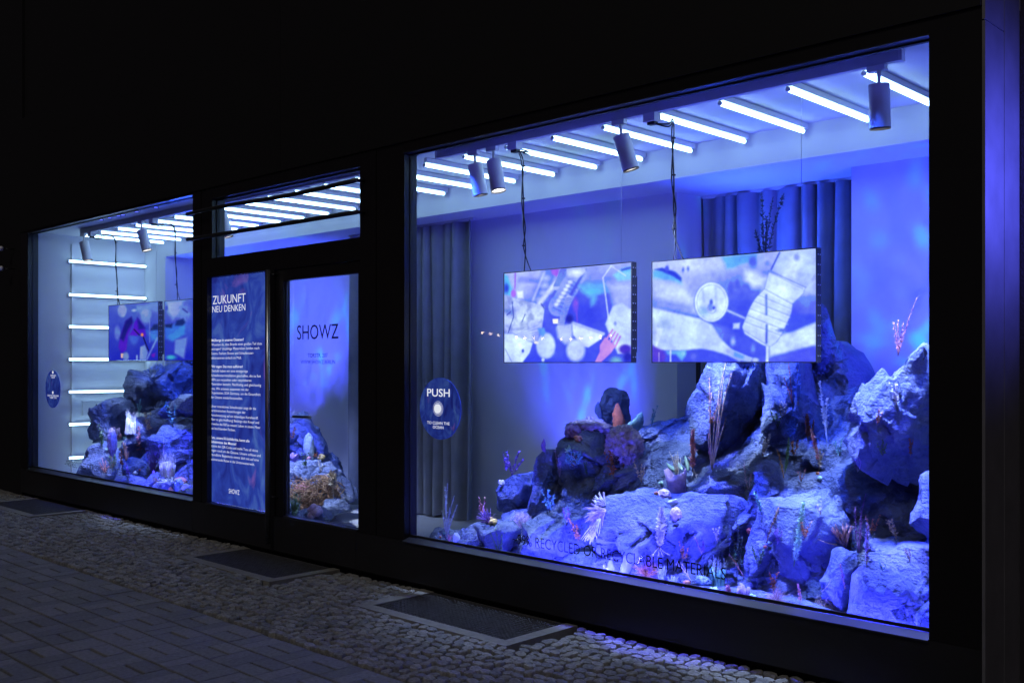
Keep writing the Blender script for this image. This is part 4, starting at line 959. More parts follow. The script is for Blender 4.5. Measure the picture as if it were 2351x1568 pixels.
lt('OCEAN', 'PU', (455, 1116), (650, 1132), 50, GY - 0.002, M['vinylwhite'], st, 0.006)
bc = cat('PU', 555, 758, GY)
mesh_obj('button', *disc(bc[0], bc[2], 0.031, 0.031, GY - 0.008, GY - 0.001, 32), M['vinylwhite'], st)
for a, b in ((0.037, 0.040), (0.047, 0.049)): mesh_obj('button_ring', *ringm(bc[0], bc[2], a, b, GY - 0.002), M['vinylwhite'], st)
hz = at(1052 * KS, 940 * KS, 0.085)
so = empty('app_sticker', (-11.24, GY, 1.02), 'round painted sticker with small white instructions on the left display window', 'sticker')
c1 = at(121 * KS, 893 * KS, GY)
mesh_obj('print', *disc(c1[0], c1[2], 0.205, 0.208, GY, 0.0615), M['sticker'], so)
lt('DOWNLOAD', 'OV', (372, 470), (525, 470), 42, GY - 0.002, M['vinylwhite'], so, 0.006); lt('THE APP', 'OV', (400, 528), (498, 528), 42, GY - 0.002, M['vinylwhite'], so, 0.006)
lt('SCAN THE CODE AGAIN', 'OV', (296, 1028), (602, 1024), 44, GY - 0.002, M['vinylwhite'], so, 0.006); lt('TO MEET TUTU', 'OV', (355, 1085), (545, 1080), 44, GY - 0.002, M['vinylwhite'], so, 0.006)
for v in (363, 920):
    q = cat('OV', 447, v, GY); mesh_obj('dot', *disc(q[0], q[2], 0.016, 0.016, GY - 0.003, GY - 0.001, 20), M['vinylwhite'], so)
for crop, l, r_, nm in (('A', (738, 1156), None, 'right'), ('L2', (497, 912), None, 'left')):
    a = cat(crop, *l, GY); t = empty('window_lettering', (a[0] + 0.74, GY, a[2]), 'thin black lettering about recycled materials low on the %s display window' % nm, 'lettering')
    lettering('~99% RECYCLED OR RECYCLABLE MATERIALS', a[0], a[0] + 1.52, a[2] - 0.005, 0.062, GY, M['vinylblack'], t, -0.008)
# ================================================================== REEF ROCKS
_ico = {}
def ico(sub):
    if sub not in _ico:
        bm = bmesh.new(); bmesh.ops.create_icosphere(bm, subdivisions=sub, radius=1.0)
        _ico[sub] = (np.array([v.co[:] for v in bm.verts]), np.array([[v.index for v in f.verts] for f in bm.faces])); bm.free()
    return _ico[sub]
ZF = 0.10
def rock(label, crop, pts, y0, T, sub=5, seed=0, o=0.5, facets=15, rough=1.0, ymin=0.19, ymax=1.865, name='reef_rock', zmin=None, flat=0.0):
    q = np.array([px(crop, *p) for p in pts]); ctr = (q.min(0) + q.max(0)) / 2
    C0 = at(ctr[0], ctr[1], y0)
    d = (C0 - CAM) * np.array([1, 1, 0]); d /= np.linalg.norm(d); nrm = o * d + (1 - o) * np.array([0, 1.0, 0]); nrm /= np.linalg.norm(nrm)
    rt = np.array([nrm[1], -nrm[0], 0.0])
    O = []
    for u, v in q:
        w = ray(u, v); t = ((C0 - CAM) @ nrm) / (w @ nrm); p = CAM + w * t - C0; O.append((p @ rt, p[2]))
    O = np.array(O)
    # outline radius by angle
    na = 360; th = np.linspace(-math.pi, math.pi, na, endpoint=False); Rr = np.zeros(na); dirs = np.stack([np.cos(th), np.sin(th)], 1)
    for i in range(len(O)):
        a, b = O[i], O[(i + 1) % len(O)]; e = b - a
        den = dirs[:, 0] * e[1] - dirs[:, 1] * e[0]; den = np.where(np.abs(den) < 1e-9, 1e-9, den)
        t = (a[0] * e[1] - a[1] * e[0]) / den; s = (a[0] * dirs[:, 1] - a[1] * dirs[:, 0]) / den
        ok = (t > 0) & (s >= -1e-6) & (s <= 1 + 1e-6); Rr = np.where(ok, np.maximum(Rr, t), Rr)
    Rr[Rr == 0] = np.median(Rr[Rr > 0])
    ker = np.array([1, 2, 3, 2, 1.]); ker /= ker.sum(); Rr = np.convolve(np.concatenate([Rr[-2:], Rr, Rr[:2]]), ker, 'valid')
    V, Tt = ico(sub); V = V.copy(); rg = np.random.default_rng(seed * 977 + 5)
    # chisel flat faces into the unit form (axes: right, up, depth)
    rim = np.hypot(V[:, 0], V[:, 1])
    for k in range(facets):
        n = rg.normal(size=3); n[2] = -abs(n[2]) - 0.25 if k % 4 else abs(n[2]); n /= np.linalg.norm(n)
        off = rg.uniform(0.46, 0.82) if abs(n[2]) > 0.55 else rg.uniform(0.84, 0.97)
        h = V @ n - off; V -= np.outer(np.where(h > 0, h * 0.97, 0), n)
    V[:, :2] *= 1.0 / np.quantile(np.hypot(V[:, 0], V[:, 1]), 0.97) * 1.03; V[:, 2] /= np.abs(V[:, 2]).max()
    ang = np.arctan2(V[:, 1], V[:, 0]); rad = np.interp(ang, np.append(th, math.pi), np.append(Rr, Rr[0]))
    size = float(np.sqrt(Rr.mean() * T))
    P2 = np.stack([V[:, 0] * rad, V[:, 1] * rad, V[:, 2] * T], 1)
    if flat > 0: P2[:, 2] = np.where(P2[:, 2] < 0, -T * (np.abs(P2[:, 2]) / T) ** (1 - flat), P2[:, 2])
    nv = V / (np.linalg.norm(V, axis=1)[:, None] + 1e-9)
    N = np.stack([nv[:, 0] / rad, nv[:, 1] / rad, nv[:, 2] / T], 1); N /= np.linalg.norm(N, axis=1)[:, None]
    so = np.array([seed * 3.1, seed * 1.7, seed * 2.3])
    wv = P2 + 0.025 * np.stack([fbm(P2 * 6 + so, 2), fbm(P2 * 6 + so + 9, 2), fbm(P2 * 6 + so + 21, 2)], 1)
    c1, e1, t1 = cellv(wv * np.array([5.5, 3.6, 5.5]) + so); c2, e2, t2 = cellv(wv * np.array([14, 10, 14]) + so + 5)
    big = fbm(P2 * 2.2 + so, 3)
    # slanting palette-knife strokes, chipped plates and crumbs
    sl = P2[:, 0] * 0.6 + P2[:, 1] * 0.8 + 0.25 * fbm(P2 * 3 + so, 2)
    st_ = fbm(np.stack([sl * 26, P2[:, 0] * 3, P2[:, 2] * 3 + 4], 1) + so, 2)
    crumb = np.clip(fbm(P2 * 34 + so, 2) - 0.28, 0, 1) * np.clip(fbm(P2 * 5 + so + 40, 2) + 0.15, 0, 1)
    disp = rough * (0.05 * size * big + (0.030 * (c1 - 0.5) + 0.085 * t1) * min(1.0, size * 2.6) + 0.010 * (c2 - 0.5) + 0.026 * t2 * np.clip(0.6 + 1.5 * fbm(P2 * 3 + so + 60, 2), 0.15, 1) + 0.006 * st_ + 0.10 * crumb * min(1, size * 4) + 0.008 * fbm(P2 * 16 + so, 3))
    rimf = 1 - 0.55 * np.clip((np.hypot(V[:, 0], V[:, 1]) - 0.8) / 0.2, 0, 1)
    P2 = P2 + N * (disp * rimf)[:, None]
    W = C0 + np.outer(P2[:, 0], rt) + np.outer(P2[:, 2], nrm); W[:, 2] = C0[2] + P2[:, 1]
    W[:, 1] = np.clip(W[:, 1], ymin, ymax); W[:, 0] = np.clip(W[:, 0], -11.96, -1.60)
    W[:, 2] = np.maximum(W[:, 2], (ZF if zmin is None else zmin) - 0.004)
    ob = tri_obj(name, W, Tt, M['rock']); tag(ob, label, 'rock')
    return ob
RK = [
 # right display window
 ('small rounded rock standing alone on the pale floor near the clear pipes', 'A', [(252, 1120), (285, 1075), (350, 1060), (410, 1070), (447, 1110), (452, 1230), (250, 1230)], .42, .17, 5, .5),
 ('blue-lit pointed boulder beside the lone rounded rock', 'A', [(405, 1250), (420, 1150), (445, 1085), (495, 1045), (540, 1055), (562, 1120), (565, 1260)], .30, .16, 5, .5),
 ('flat-topped slab rock with a yellow moss clump on it', 'A', [(490, 1060), (560, 1035), (720, 1040), (770, 1080), (740, 1130), (700, 1190), (700, 1275), (560, 1250), (530, 1110)], .40, .24, 5, .3),
 ('broad low slab with a wedge-shaped hollow behind the black lettering', 'A', [(680, 1260), (690, 1165), (760, 1120), (870, 1030), (970, 985), (1050, 1010), (1190, 985), (1260, 1060), (1240, 1180), (1180, 1280), (900, 1300)], .52, .33, 6, .25),
 ('long low violet-lit mound lying along the front sill', 'A', [(870, 1300), (960, 1250), (1100, 1218), (1300, 1222), (1500, 1240), (1590, 1330), (1560, 1420), (1100, 1380)], .40, .12, 6, .0),
 ('violet-lit boulder below the purple sprig', 'A', [(610, 990), (645, 880), (690, 800), (750, 755), (845, 730), (885, 800), (870, 900), (800, 970), (650, 1010)], .92, .26, 5, .5),
 ('dark banded rock under the violet-lit boulder', 'A', [(630, 1040), (660, 990), (780, 955), (860, 950), (870, 1030), (800, 1060), (660, 1060)], .78, .18, 5, .5),
 ('tall upright dark slab with a blue spike on top', 'A', [(840, 900), (860, 760), (890, 660), (940, 610), (985, 612), (1003, 700), (1008, 830), (1035, 985), (950, 1010), (830, 980)], .86, .19, 6, .5),
 ('rounded grey stone lying behind the upright slab', 'A', [(1005, 800), (1060, 755), (1125, 760), (1157, 810), (1140, 855), (1020, 850)], .98, .17, 5, .5),
 ('smooth blue rock face between the upright slab and the square block', 'A', [(990, 850), (1150, 845), (1310, 860), (1310, 1010), (1150, 1030), (1000, 1010)], 1.05, .25, 5, .3),
 ('large striated rock carrying the pink crumpled plastic', 'A', [(1020, 800), (1030, 640), (1065, 545), (1130, 500), (1230, 472), (1330, 490), (1430, 530), (1510, 600), (1570, 720), (1640, 800), (1620, 900), (1400, 880), (1200, 860), (1060, 820)], 1.18, .36, 6, .4),
 ('tall dark rock finger on top of the striated rock', 'A', [(1262, 400), (1270, 320), (1295, 258), (1345, 235), (1400, 250), (1420, 310), (1424, 430), (1410, 560), (1280, 520)], 1.50, .16, 6, .6),
 ('dark rock hump against the back wall left of the cliff', 'A', [(1420, 600), (1450, 520), (1520, 475), (1600, 450), (1700, 440), (1830, 405), (1850, 600), (1750, 680), (1600, 720), (1470, 680)], 1.50, .26, 6, .3),
 ('blocky violet-lit boulder behind the white cauliflower column', 'C6', [(400, 560), (440, 440), (600, 372), (950, 380), (1100, 420), (1350, 400), (1700, 440), (1960, 460), (2050, 600), (2060, 1100), (1800, 1400), (1200, 1450), (600, 1400), (380, 1200), (370, 800)], .62, .33, 6, .15),
 ('shadowed ledge of rock at the foot of the cliff', 'B', [(170, 740), (240, 670), (360, 635), (480, 640), (560, 700), (540, 780), (400, 800), (200, 790)], .88, .26, 5, .2),
 ('left buttress of the cliff below the right hanging screen', 'B', [(300, -40), (470, -60), (560, 100), (570, 260), (500, 450), (430, 600), (320, 660), (215, 665), (185, 580), (210, 420), (200, 300), (240, 190)], 1.22, .34, 6, .5),
 ('dark recessed rock in the cleft of the cliff', 'B', [(440, -40), (700, -60), (720, 300), (640, 640), (440, 680), (400, 500)], 1.62, .22, 6, .3),
 ('right buttress of the cliff with two pale feather grasses', 'B', [(590, -40), (770, -60), (800, 200), (860, 330), (920, 450), (940, 660), (800, 720), (660, 700), (580, 590), (575, 300)], 1.32, .32, 6, .5),
 ('blue pointed rock rising behind the right hanging screen', 'C3', [(180, 500), (245, 555), (310, 640), (345, 780), (365, 870), (500, 955), (540, 1080), (585, 1290), (520, 1370), (300, 1500), (100, 1500), (80, 900)], 1.58, .20, 6, .5),
 ('large sloping rock carrying the red dried grass', 'B', [(980, 480), (1040, 330), (1100, 225), (1230, 95), (1330, 60), (1430, -10), (1620, 60), (1640, 720), (1420, 760), (1240, 680), (1080, 600)], .80, .40, 6, .3),
 ('dark rock bridging the cliff and the sloping rock', 'B', [(900, 330), (1000, 240), (1170, 130), (1230, 300), (1100, 480), (940, 480)], 1.40, .28, 5, .3),
 ('crumbly rock shelf below the right buttress', 'B', [(660, 760), (700, 690), (900, 640), (1060, 560), (1240, 640), (1340, 730), (1230, 800), (1120, 1010), (950, 1020), (800, 860)], .92, .30, 6, .3),
 ('hollowed boulder with a dark hole at the front of the cliff', 'B', [(470, 880), (515, 750), (535, 610), (590, 585), (660, 650), (690, 720), (715, 860), (640, 930), (500, 940)], .80, .24, 6, .4),
 ('steep rock face behind the green feather plume', 'B', [(455, 1050), (470, 920), (540, 790), (700, 770), (880, 740), (980, 900), (960, 1080), (900, 1260), (880, 1340), (700, 1340), (500, 1300)], .62, .24, 6, .2),
 ('cave-like rock with a deep shadow near the right corner post', 'B', [(1060, 960), (1080, 760), (1130, 700), (1240, 690), (1330, 760), (1420, 800), (1440, 1060), (1250, 1060), (1090, 1020)], .98, .26, 6, .3),
 ('smooth violet egg-shaped rock at the right corner post', 'B', [(1300, 860), (1335, 760), (1350, 680), (1400, 640), (1560, 640), (1580, 980), (1440, 1000), (1345, 940)], .52, .16, 5, .2),
 ('pale sandy ledge above the violet slope', 'B', [(1040, 1030), (1080, 990), (1200, 985), (1330, 1000), (1450, 1020), (1480, 1090), (1300, 1100), (1120, 1080)], .66, .20, 5, .2),
 ('violet-lit slope at the right corner post', 'B', [(1100, 1060), (1240, 1055), (1420, 1060), (1620, 1080), (1640, 1560), (1440, 1520), (1340, 1350), (1240, 1200)], .46, .24, 6, .1),
 ('bright violet boulder at the foot of the right corner post', 'B', [(975, 1440), (985, 1260), (1005, 1180), (1080, 1122), (1160, 1130), (1270, 1185), (1340, 1310), (1440, 1500), (1300, 1540), (1100, 1500)], .26, .14, 6, .05),
 ('dark post-like rock under the crown of brown sticks', 'B', [(885, 1120), (905, 1050), (960, 1025), (1030, 1035), (1040, 1130), (1000, 1250), (985, 1340), (845, 1330), (860, 1220)], .46, .15, 5, .4),
 ('low rubble bank along the front sill below the steep face', 'B', [(60, 1300), (200, 1230), (400, 1240), (560, 1270), (760, 1300), (1000, 1390), (1000, 1500), (500, 1420), (100, 1360)], .34, .10, 6, .0),
 ('broad dark rock mass filling the back of the cliff', 'B', [(180, 800), (230, 420), (420, 260), (640, 200), (900, 280), (1150, 260), (1500, 300), (1560, 900), (1200, 1150), (500, 1150), (260, 1000)], 1.45, .30, 6, .1),
 # left display window
 ('grey craggy boulder at the left edge of the left reef', 'L4', [(208, 560), (225, 420), (290, 230), (370, 110), (520, 48), (650, 75), (700, 220), (660, 360), (600, 520), (560, 640), (320, 700), (225, 650)], .85, .26, 6, .4),
 ('dark blue rock crowned with a spiky grey plant', 'L3', [(355, 1290), (385, 1140), (450, 1050), (560, 1038), (640, 1000), (690, 928), (760, 960), (900, 960), (1100, 940), (1200, 980), (1280, 1100), (1300, 1560), (700, 1640), (340, 1600)], 1.25, .34, 6, .3),
 ('stepped blue rock below the white tube coral', 'L4', [(540, 700), (600, 640), (760, 610), (830, 330), (1000, 330), (1200, 420), (1180, 700), (1060, 900), (980, 1040), (600, 1000), (520, 840)], .80, .26, 6, .3),
 ('bright blue rock next to the mullion in the left window', 'L4', [(1080, 700), (1200, 440), (1400, 425), (1700, 450), (1700, 900), (1500, 1020), (1250, 1010), (1130, 860)], .70, .24, 6, .3),
 ('overhanging blue rock beside the mullion in the left window', 'L4', [(1230, 280), (1330, 100), (1500, -20), (1720, 0), (1720, 300), (1560, 360), (1400, 300), (1300, 340)], .85, .24, 5, .3),
 ('low dark rock with pink lace coral at the left reef foot', 'L4', [(20, 1280), (70, 1040), (160, 760), (300, 670), (420, 780), (540, 830), (580, 980), (580, 1180), (460, 1300), (300, 1340)], .55, .24, 6, .2),
 ('rock with a small white shell in the left reef', 'L4', [(560, 1140), (590, 990), (690, 935), (850, 940), (940, 1000), (990, 1110), (980, 1300), (700, 1320)], .52, .17, 5, .2),
 ('violet-lit low rock at the sill of the left window', 'L4', [(490, 1400), (515, 1190), (700, 1175), (890, 1240), (985, 1300), (1000, 1440), (700, 1420)], .27, .13, 5, .0),
 ('small dark rock below the purple grass', 'L4', [(930, 1330), (990, 1160), (1090, 1120), (1140, 1250), (1100, 1440), (960, 1440)], .35, .12, 5, .2),
 ('grey rock under the white aloe in the left window', 'L4', [(1020, 1500), (1090, 1300), (1200, 1235), (1320, 1290), (1360, 1420), (1330, 1560)], .30, .13, 5, .1),
 ('dark wet-looking rock at the mullion end of the left sill', 'L4', [(1360, 1580), (1400, 1450), (1500, 1390), (1660, 1380), (1720, 1600)], .30, .13, 5, .1),
 # behind the door
 ('pointed peak of the rock pile behind the door', 'L5', [(-60, 520), (40, 410), (90, 340), (150, 280), (240, 248), (268, 300), (300, 370), (355, 500), (300, 560), (40, 600)], 1.30, .28, 5, .4),
 ('tall tapered grey rock mound behind the door', 'L5', [(-80, 1250), (-80, 520), (40, 400), (150, 285), (238, 255), (275, 330), (352, 500), (440, 705), (555, 790), (618, 890), (692, 1060), (738, 1215), (400, 1280)], 1.22, .30, 6, .6),
 ('faceted rock with a blue hollow behind the door', 'L5', [(-60, 800), (-40, 460), (180, 390), (300, 470), (385, 545), (445, 710), (400, 790), (200, 820)], 1.10, .28, 6, .4),
 ('broad grey rock behind the door, sloping to the right', 'L5', [(-60, 1000), (-20, 830), (150, 790), (300, 760), (450, 742), (555, 780), (615, 880), (695, 1050), (740, 1215), (600, 1260), (300, 1260), (0, 1200)], .95, .33, 6, .4),
 ('rounded dark rock on the pale floor behind the door', 'L5', [(380, 1290), (470, 1200), (560, 1175), (700, 1178), (742, 1250), (735, 1320), (600, 1355), (430, 1350)], .78, .2, 5, .5),
 ('dark square rock at the door stile', 'L5', [(-60, 1240), (-40, 1040), (130, 1008), (205, 1110), (180, 1230), (40, 1260)], .70, .18, 5, .4),
 ('small dark boulder just inside the door', 'L5', [(140, 1420), (165, 1320), (215, 1295), (295, 1300), (335, 1370), (330, 1440)], .35, .12, 5, .5),
 ('pale pitted rock on the floor just inside the door', 'L5', [(310, 1440), (330, 1330), (400, 1285), (475, 1335), (545, 1405), (510, 1440), (400, 1450)], .40, .12, 5, .5),
 ('pale rock with a green tuft at the lower door stile', 'L5', [(-60, 1400), (-40, 1240), (60, 1215), (180, 1240), (200, 1340), (130, 1420)], .40, .13, 5, .5),
]
for k, (lb, cr, pts, y0, T, sub, o) in enumerate(RK):
    rock(lb, cr, pts, y0, T, sub, k + 1, o)

def cliff(label, sil, xr, ytop, ybot, slope, nx, nz, seed, taper=False):
    """sloping body of the reef: a solid wedge leaning on the back wall, chiselled on its face"""
    S = np.array([cat(c, x, y, d) for c, x, y, d in sil]); S = S[np.argsort(S[:, 0])]
    xs = np.linspace(xr[0], xr[1], nx + 1); zt = ZF + (np.interp(xs, S[:, 0], S[:, 2]) - ZF) * np.clip((xs - xr[0]) / 0.28, 0.05, 1) * (np.clip((xr[1] - xs) / 0.28, 0.05, 1) if taper else 1) + 0.03 * fbm(np.stack([xs * 7, xs * 0 + seed, xs * 0], 1), 4)
    u, v = np.meshgrid(np.arange(nx + 1), np.linspace(0, 1, nz + 1)); X = xs[u]; Z = ZF - 0.004 + (np.maximum(zt[u], ZF + 0.02) - ZF) * v
    Y = np.minimum(ybot + slope * np.maximum(Z - ZF, 0) ** 1.1, ytop)
    P = np.stack([X.ravel(), Y.ravel() * 0.4, Z.ravel()], 1) + seed * 1.7
    wv = P + 0.02 * np.stack([fbm(P * 6, 2), fbm(P * 6 + 9, 2), fbm(P * 6 + 21, 2)], 1)
    c0, e0, t0 = cellv(wv * np.array([2.6, 1.5, 1.7])); c1, e1, t1 = cellv(wv * np.array([6, 3, 4.5]) + 3); c2, e2, t2 = cellv(wv * np.array([15, 8, 12]) + 7)
    sl = P[:, 0] * 0.5 + P[:, 2] * 0.85 + 0.25 * fbm(P * 3, 2); st_ = fbm(np.stack([sl * 28, P[:, 0] * 3, P[:, 2] * 3], 1), 2)
    D = 0.16 * t0 + 0.10 * (c0 - 0.5) + 0.07 * t1 + 0.03 * (c1 - 0.5) + 0.022 * t2 + 0.006 * st_ + 0.012 * fbm(P * 14, 3) + 0.05 * np.clip(fbm(P * 34, 2) - 0.26, 0, 1)
    edge = np.clip(np.minimum(1 - v, 1).ravel() * 10, 0.0, 1)
    W = np.stack([X.ravel() + 0.02 * fbm(P * 9 + 5, 2), np.clip(Y.ravel() - D, 0.2, 1.86), Z.ravel() + 0.03 * fbm(P * 8 + 15, 2) * edge], 1); W[:, 2] = np.maximum(W[:, 2], ZF - .004)
    back = W.copy(); back[:, 1] = np.maximum(1.862, W[:, 1] + .003); n = nx + 1; N = len(W)
    i = (np.arange(nz)[:, None] * n + np.arange(nx)[None]).ravel()
    T1 = np.concatenate([np.stack([i, i + 1, i + n + 1], 1), np.stack([i, i + n + 1, i + n], 1)])
    def strip(a): return np.concatenate([np.stack([a[:-1], a[1:], a[1:] + N], 1), np.stack([a[:-1], a[1:] + N, a[:-1] + N], 1)])
    rim = [np.arange(n) + nz * n, np.arange(n), np.arange(nz + 1) * n, np.arange(nz + 1) * n + nx]
    T = np.concatenate([T1] + [strip(r_) for r_ in rim])
    return tag(tri_obj('reef_cliff', np.concatenate([W, back]), T, M['rock']), label, 'rock')
RIGHT = [('A', 1000, 800, 1.4), ('A', 1080, 600, 1.45), ('A', 1250, 520, 1.45), ('A', 1420, 560, 1.45), ('A', 1560, 470, 1.5), ('A', 1780, 420, 1.5), ('B', 250, 180, 1.5), ('B', 340, -20, 1.5), ('B', 560, -60, 1.5), ('B', 860, -30, 1.5), ('B', 950, 30, 1.5), ('B', 1020, 150, 1.5),
         ('B', 1040, 260, 1.5), ('B', 1150, 170, 1.45), ('B', 1250, 90, 1.4), ('B', 1420, 10, 1.35), ('B', 1800, -40, 1.3)]
cliff('continuous craggy rock slope behind the boulders, climbing to the right corner post', RIGHT, (-4.80, -1.62), 1.55, .40, .88, 330, 210, 3)
LEFT = [('L4', -60, 1250, .9), ('L4', 120, 800, .9), ('L4', 230, 420, 1.0), ('L4', 380, 140, 1.1), ('L4', 560, 80, 1.1), ('L3', 380, 1200, 1.3), ('L3', 460, 1060, 1.35), ('L3', 640, 980, 1.4), ('L3', 720, 935, 1.4), ('L3', 1000, 960, 1.4), ('L3', 1250, 900, 1.4), ('L3', 1600, 1000, 1.4)]
cliff('continuous rock pile of the left display window behind the boulders', LEFT, (-11.45, -9.45), 1.5, .45, .85, 210, 150, 6, True)
from mathutils.bvhtree import BVHTree
_bv = []; _bt = []; _n = 0
for o in list(col.objects):
    if o.name.startswith(('reef_rock', 'reef_cliff')):
        me = o.data; v = np.empty(len(me.vertices) * 3, np.float32); me.vertices.foreach_get('co', v); v = v.reshape(-1, 3) + np.array(o.location)
        t = np.empty(len(me.loops), np.int32); me.loops.foreach_get('vertex_index', t)
        _bv.append(v); _bt.append(t.reshape(-1, 3) + _n); _n += len(v)
_bt = np.concatenate(_bt); _bv = np.concatenate(_bv)
TREE = BVHTree.FromPolygons(_bv.tolist(), _bt.tolist())
def snap(p, off=0.01):
    """carry a surveyed point along its line of sight onto the rock it grows on"""
    p = np.asarray(p, float); d = p - CAM; d /= np.linalg.norm(d)
    h = TREE.ray_cast(Vector(CAM + d * 3.0), Vector(d), 12.0)
    return np.array(h[0]) - d * off if h[0] is not None else p
def nudge(path, off=0.008):
    out = []
    for p in path:
        q = snap(p, off); out.append(q if np.linalg.norm(q - CAM) < np.linalg.norm(np.asarray(p) - CAM) else np.asarray(p, float))
    return out
def carry(b, pts):
    q = snap(b); dy = q[1] - b[1]; out = []
    for t in pts:
        t = np.asarray(t, float); y = max(t[1] + dy, 0.09); out.append(CAM + (t - CAM) * ((y - CAM[1]) / (t[1] - CAM[1])))
    return q, nudge(out, 0.015)
# ================================================================== PLANTS AND FOUND PLASTIC ON THE REEF
RG = np.random.default_rng(77)
def U(a, b): return float(RG.uniform(a, b))
def rdir(): v = RG.normal(size=3); return v / np.linalg.norm(v)
def pxm(p):  # metres per photo pixel at a point
    return ((np.asarray(p) - CAM) @ FWD) / FS
VIEW = lambda p: (np.asarray(p) - CAM) / np.linalg.norm(np.asarray(p) - CAM)
def bez(a, b, bend, n=8):
    a, b, bend = (np.asarray(q, float) for q in (a, b, bend)); m = (a + b) / 2 + bend
    return [(1 - t) ** 2 * a + 2 * t * (1 - t) * m + t * t * b for t in np.linspace(0, 1, n)]
DRYC = {'pink': (0.55, 0.25, 0.28), 'brown': (0.28, 0.17, 0.10), 'tan': (0.50, 0.38, 0.24), 'white': (0.80, 0.80, 0.84), 'lilac': (0.50, 0.40, 0.68), 'purple': (0.24, 0.13, 0.52), 'red': (0.48, 0.12, 0.10),
        'orange': (0.60, 0.26, 0.12), 'mint': (0.48, 0.78, 0.62), 'green': (0.12, 0.24, 0.12), 'dark': (0.04, 0.06, 0.07), 'teal': (0.18, 0.44, 0.48), 'blue': (0.16, 0.26, 0.62), 'paleb': (0.55, 0.66, 0.90), 'yellow': (0.62, 0.46, 0.16), 'rust': (0.36, 0.12, 0.07), 'straw': (0.55, 0.47, 0.36)}
def sprig(label, b, tips, c, leafl=0.02, dens=60, cat_='plant', name='dried_sprig', stemc=None, w=0.35, start=0.25, rad=0.003):
    """stems with many small seeds or leaves"""
    b, tips = carry(b, tips)
    e = empty(name, b, label, cat_); st = MB(); lf = MB(); b = np.asarray(b)
    for t in tips:
        t = np.asarray(t); L = np.linalg.norm(t - b); path = nudge(bez(b, t, rdir() * L * 0.07, 9)); st.tube(path, [rad * (1 - 0.6 * k / 8) for k in range(9)], 5)
        for k in range(int(dens)):
            s = U(start, 1.0); i = min(int(s * 8), 7); q = path[i] + (path[i + 1] - path[i]) * (s * 8 - i); ax = (t - b) / L
            d = ax * U(0.3, 0.9) + rdir() * U(0.4, 0.9); lf.leaf(q, d, rdir(), leafl * U(0.5, 1.2) * (1.15 - 0.5 * s), leafl * w, U(-.3, .3), 2)
    st.build('stem', pm(DRYC[stemc or c]), e, True); lf.build('leaves', pm(DRYC[c]), e)
    return e
def brush(label, b, t, c, rad, n=420, name='feather_plume', cat_='plant'):
    """thick bottle-brush plume"""
    b, (t,) = carry(b, [t])
    e = empty(name, b, label, cat_); b, t = np.asarray(b), np.asarray(t); L = np.linalg.norm(t - b); ax = (t - b) / L
    path = nudge(bez(b, t, rdir() * L * 0.03, 9), rad * .6); MB().tube(path, 0.003, 5).build('stem', pm(DRYC['green' if c in ('mint', 'green') else 'brown']), e, True); lf = MB()
    for k in range(n):
        s = U(0.08, 1.0); i = min(int(s * 8), 7); q = path[i] + (path[i + 1] - path[i]) * (s * 8 - i); r_ = rad * (0.55 + 0.6 * math.sin(math.pi * min(s * 0.9 + 0.1, 1)))
        d = rdir(); d -= ax * (d @ ax); d = d / (np.linalg.norm(d) + 1e-6) + ax * U(0.4, 1.2); lf.leaf(q, d, rdir(), r_ * U(0.7, 1.3), r_ * 0.34, U(-.2, .4), 2)
    lf.build('plume', pm(DRYC[c]), e); return e
def tuft(label, b, n, h, spread, c, up=(0, 0, 1), name='grass_tuft', rad=0.0022, droop=0.3, cat_='plant', stuffed=True):
    b = snap(b, .02); e = empty(name, b, label, cat_); m = MB(); up = np.asarray(up, float)
    for k in range(n):
        d = up + rdir() * spread * U(0.3, 1); d /= np.linalg.norm(d); L = h * U(0.55, 1.05); p0 = b + rdir() * h * 0.08; t = p0 + d * L
        m.tube(nudge(bez(p0, t - np.array([0, 0, 1]) * L * droop * U(0, 1), d * 0.15 * L + np.array([0, 0, L * 0.1 * droop]) + rdir() * L * 0.08, 6), U(.002, .03)), [rad, rad, rad * .9, rad * .8, rad * .6, rad * .3], 4)
    stuff(m.build('blades', pm(DRYC[c] if isinstance(c, str) else c), e, True)); return e
def nest(label, c0, r3, n, c, name='twig_nest', rad=0.0022):
    c0 = snap(c0, r3[1] * .6); e = empty(name, np.asarray(c0) - np.array([0, 0, r3[2]]), label, 'twigs'); m = MB(); c0 = np.asarray(c0)
    for k in range(n):
        a = rdir() * r3 * U(.35, 1); t = np.cross(rdir(), a); t = t / np.linalg.norm(t) * np.mean(r3) * U(.5, 1.1)
        p0, p1 = c0 + a - t, c0 + a + t
        m.tube(bez(p0, p1, a * 0.55, 7), rad * U(.6, 1.2), 4)
    stuff(m.build('twigs', pm(DRYC[c]), e, True)); return e
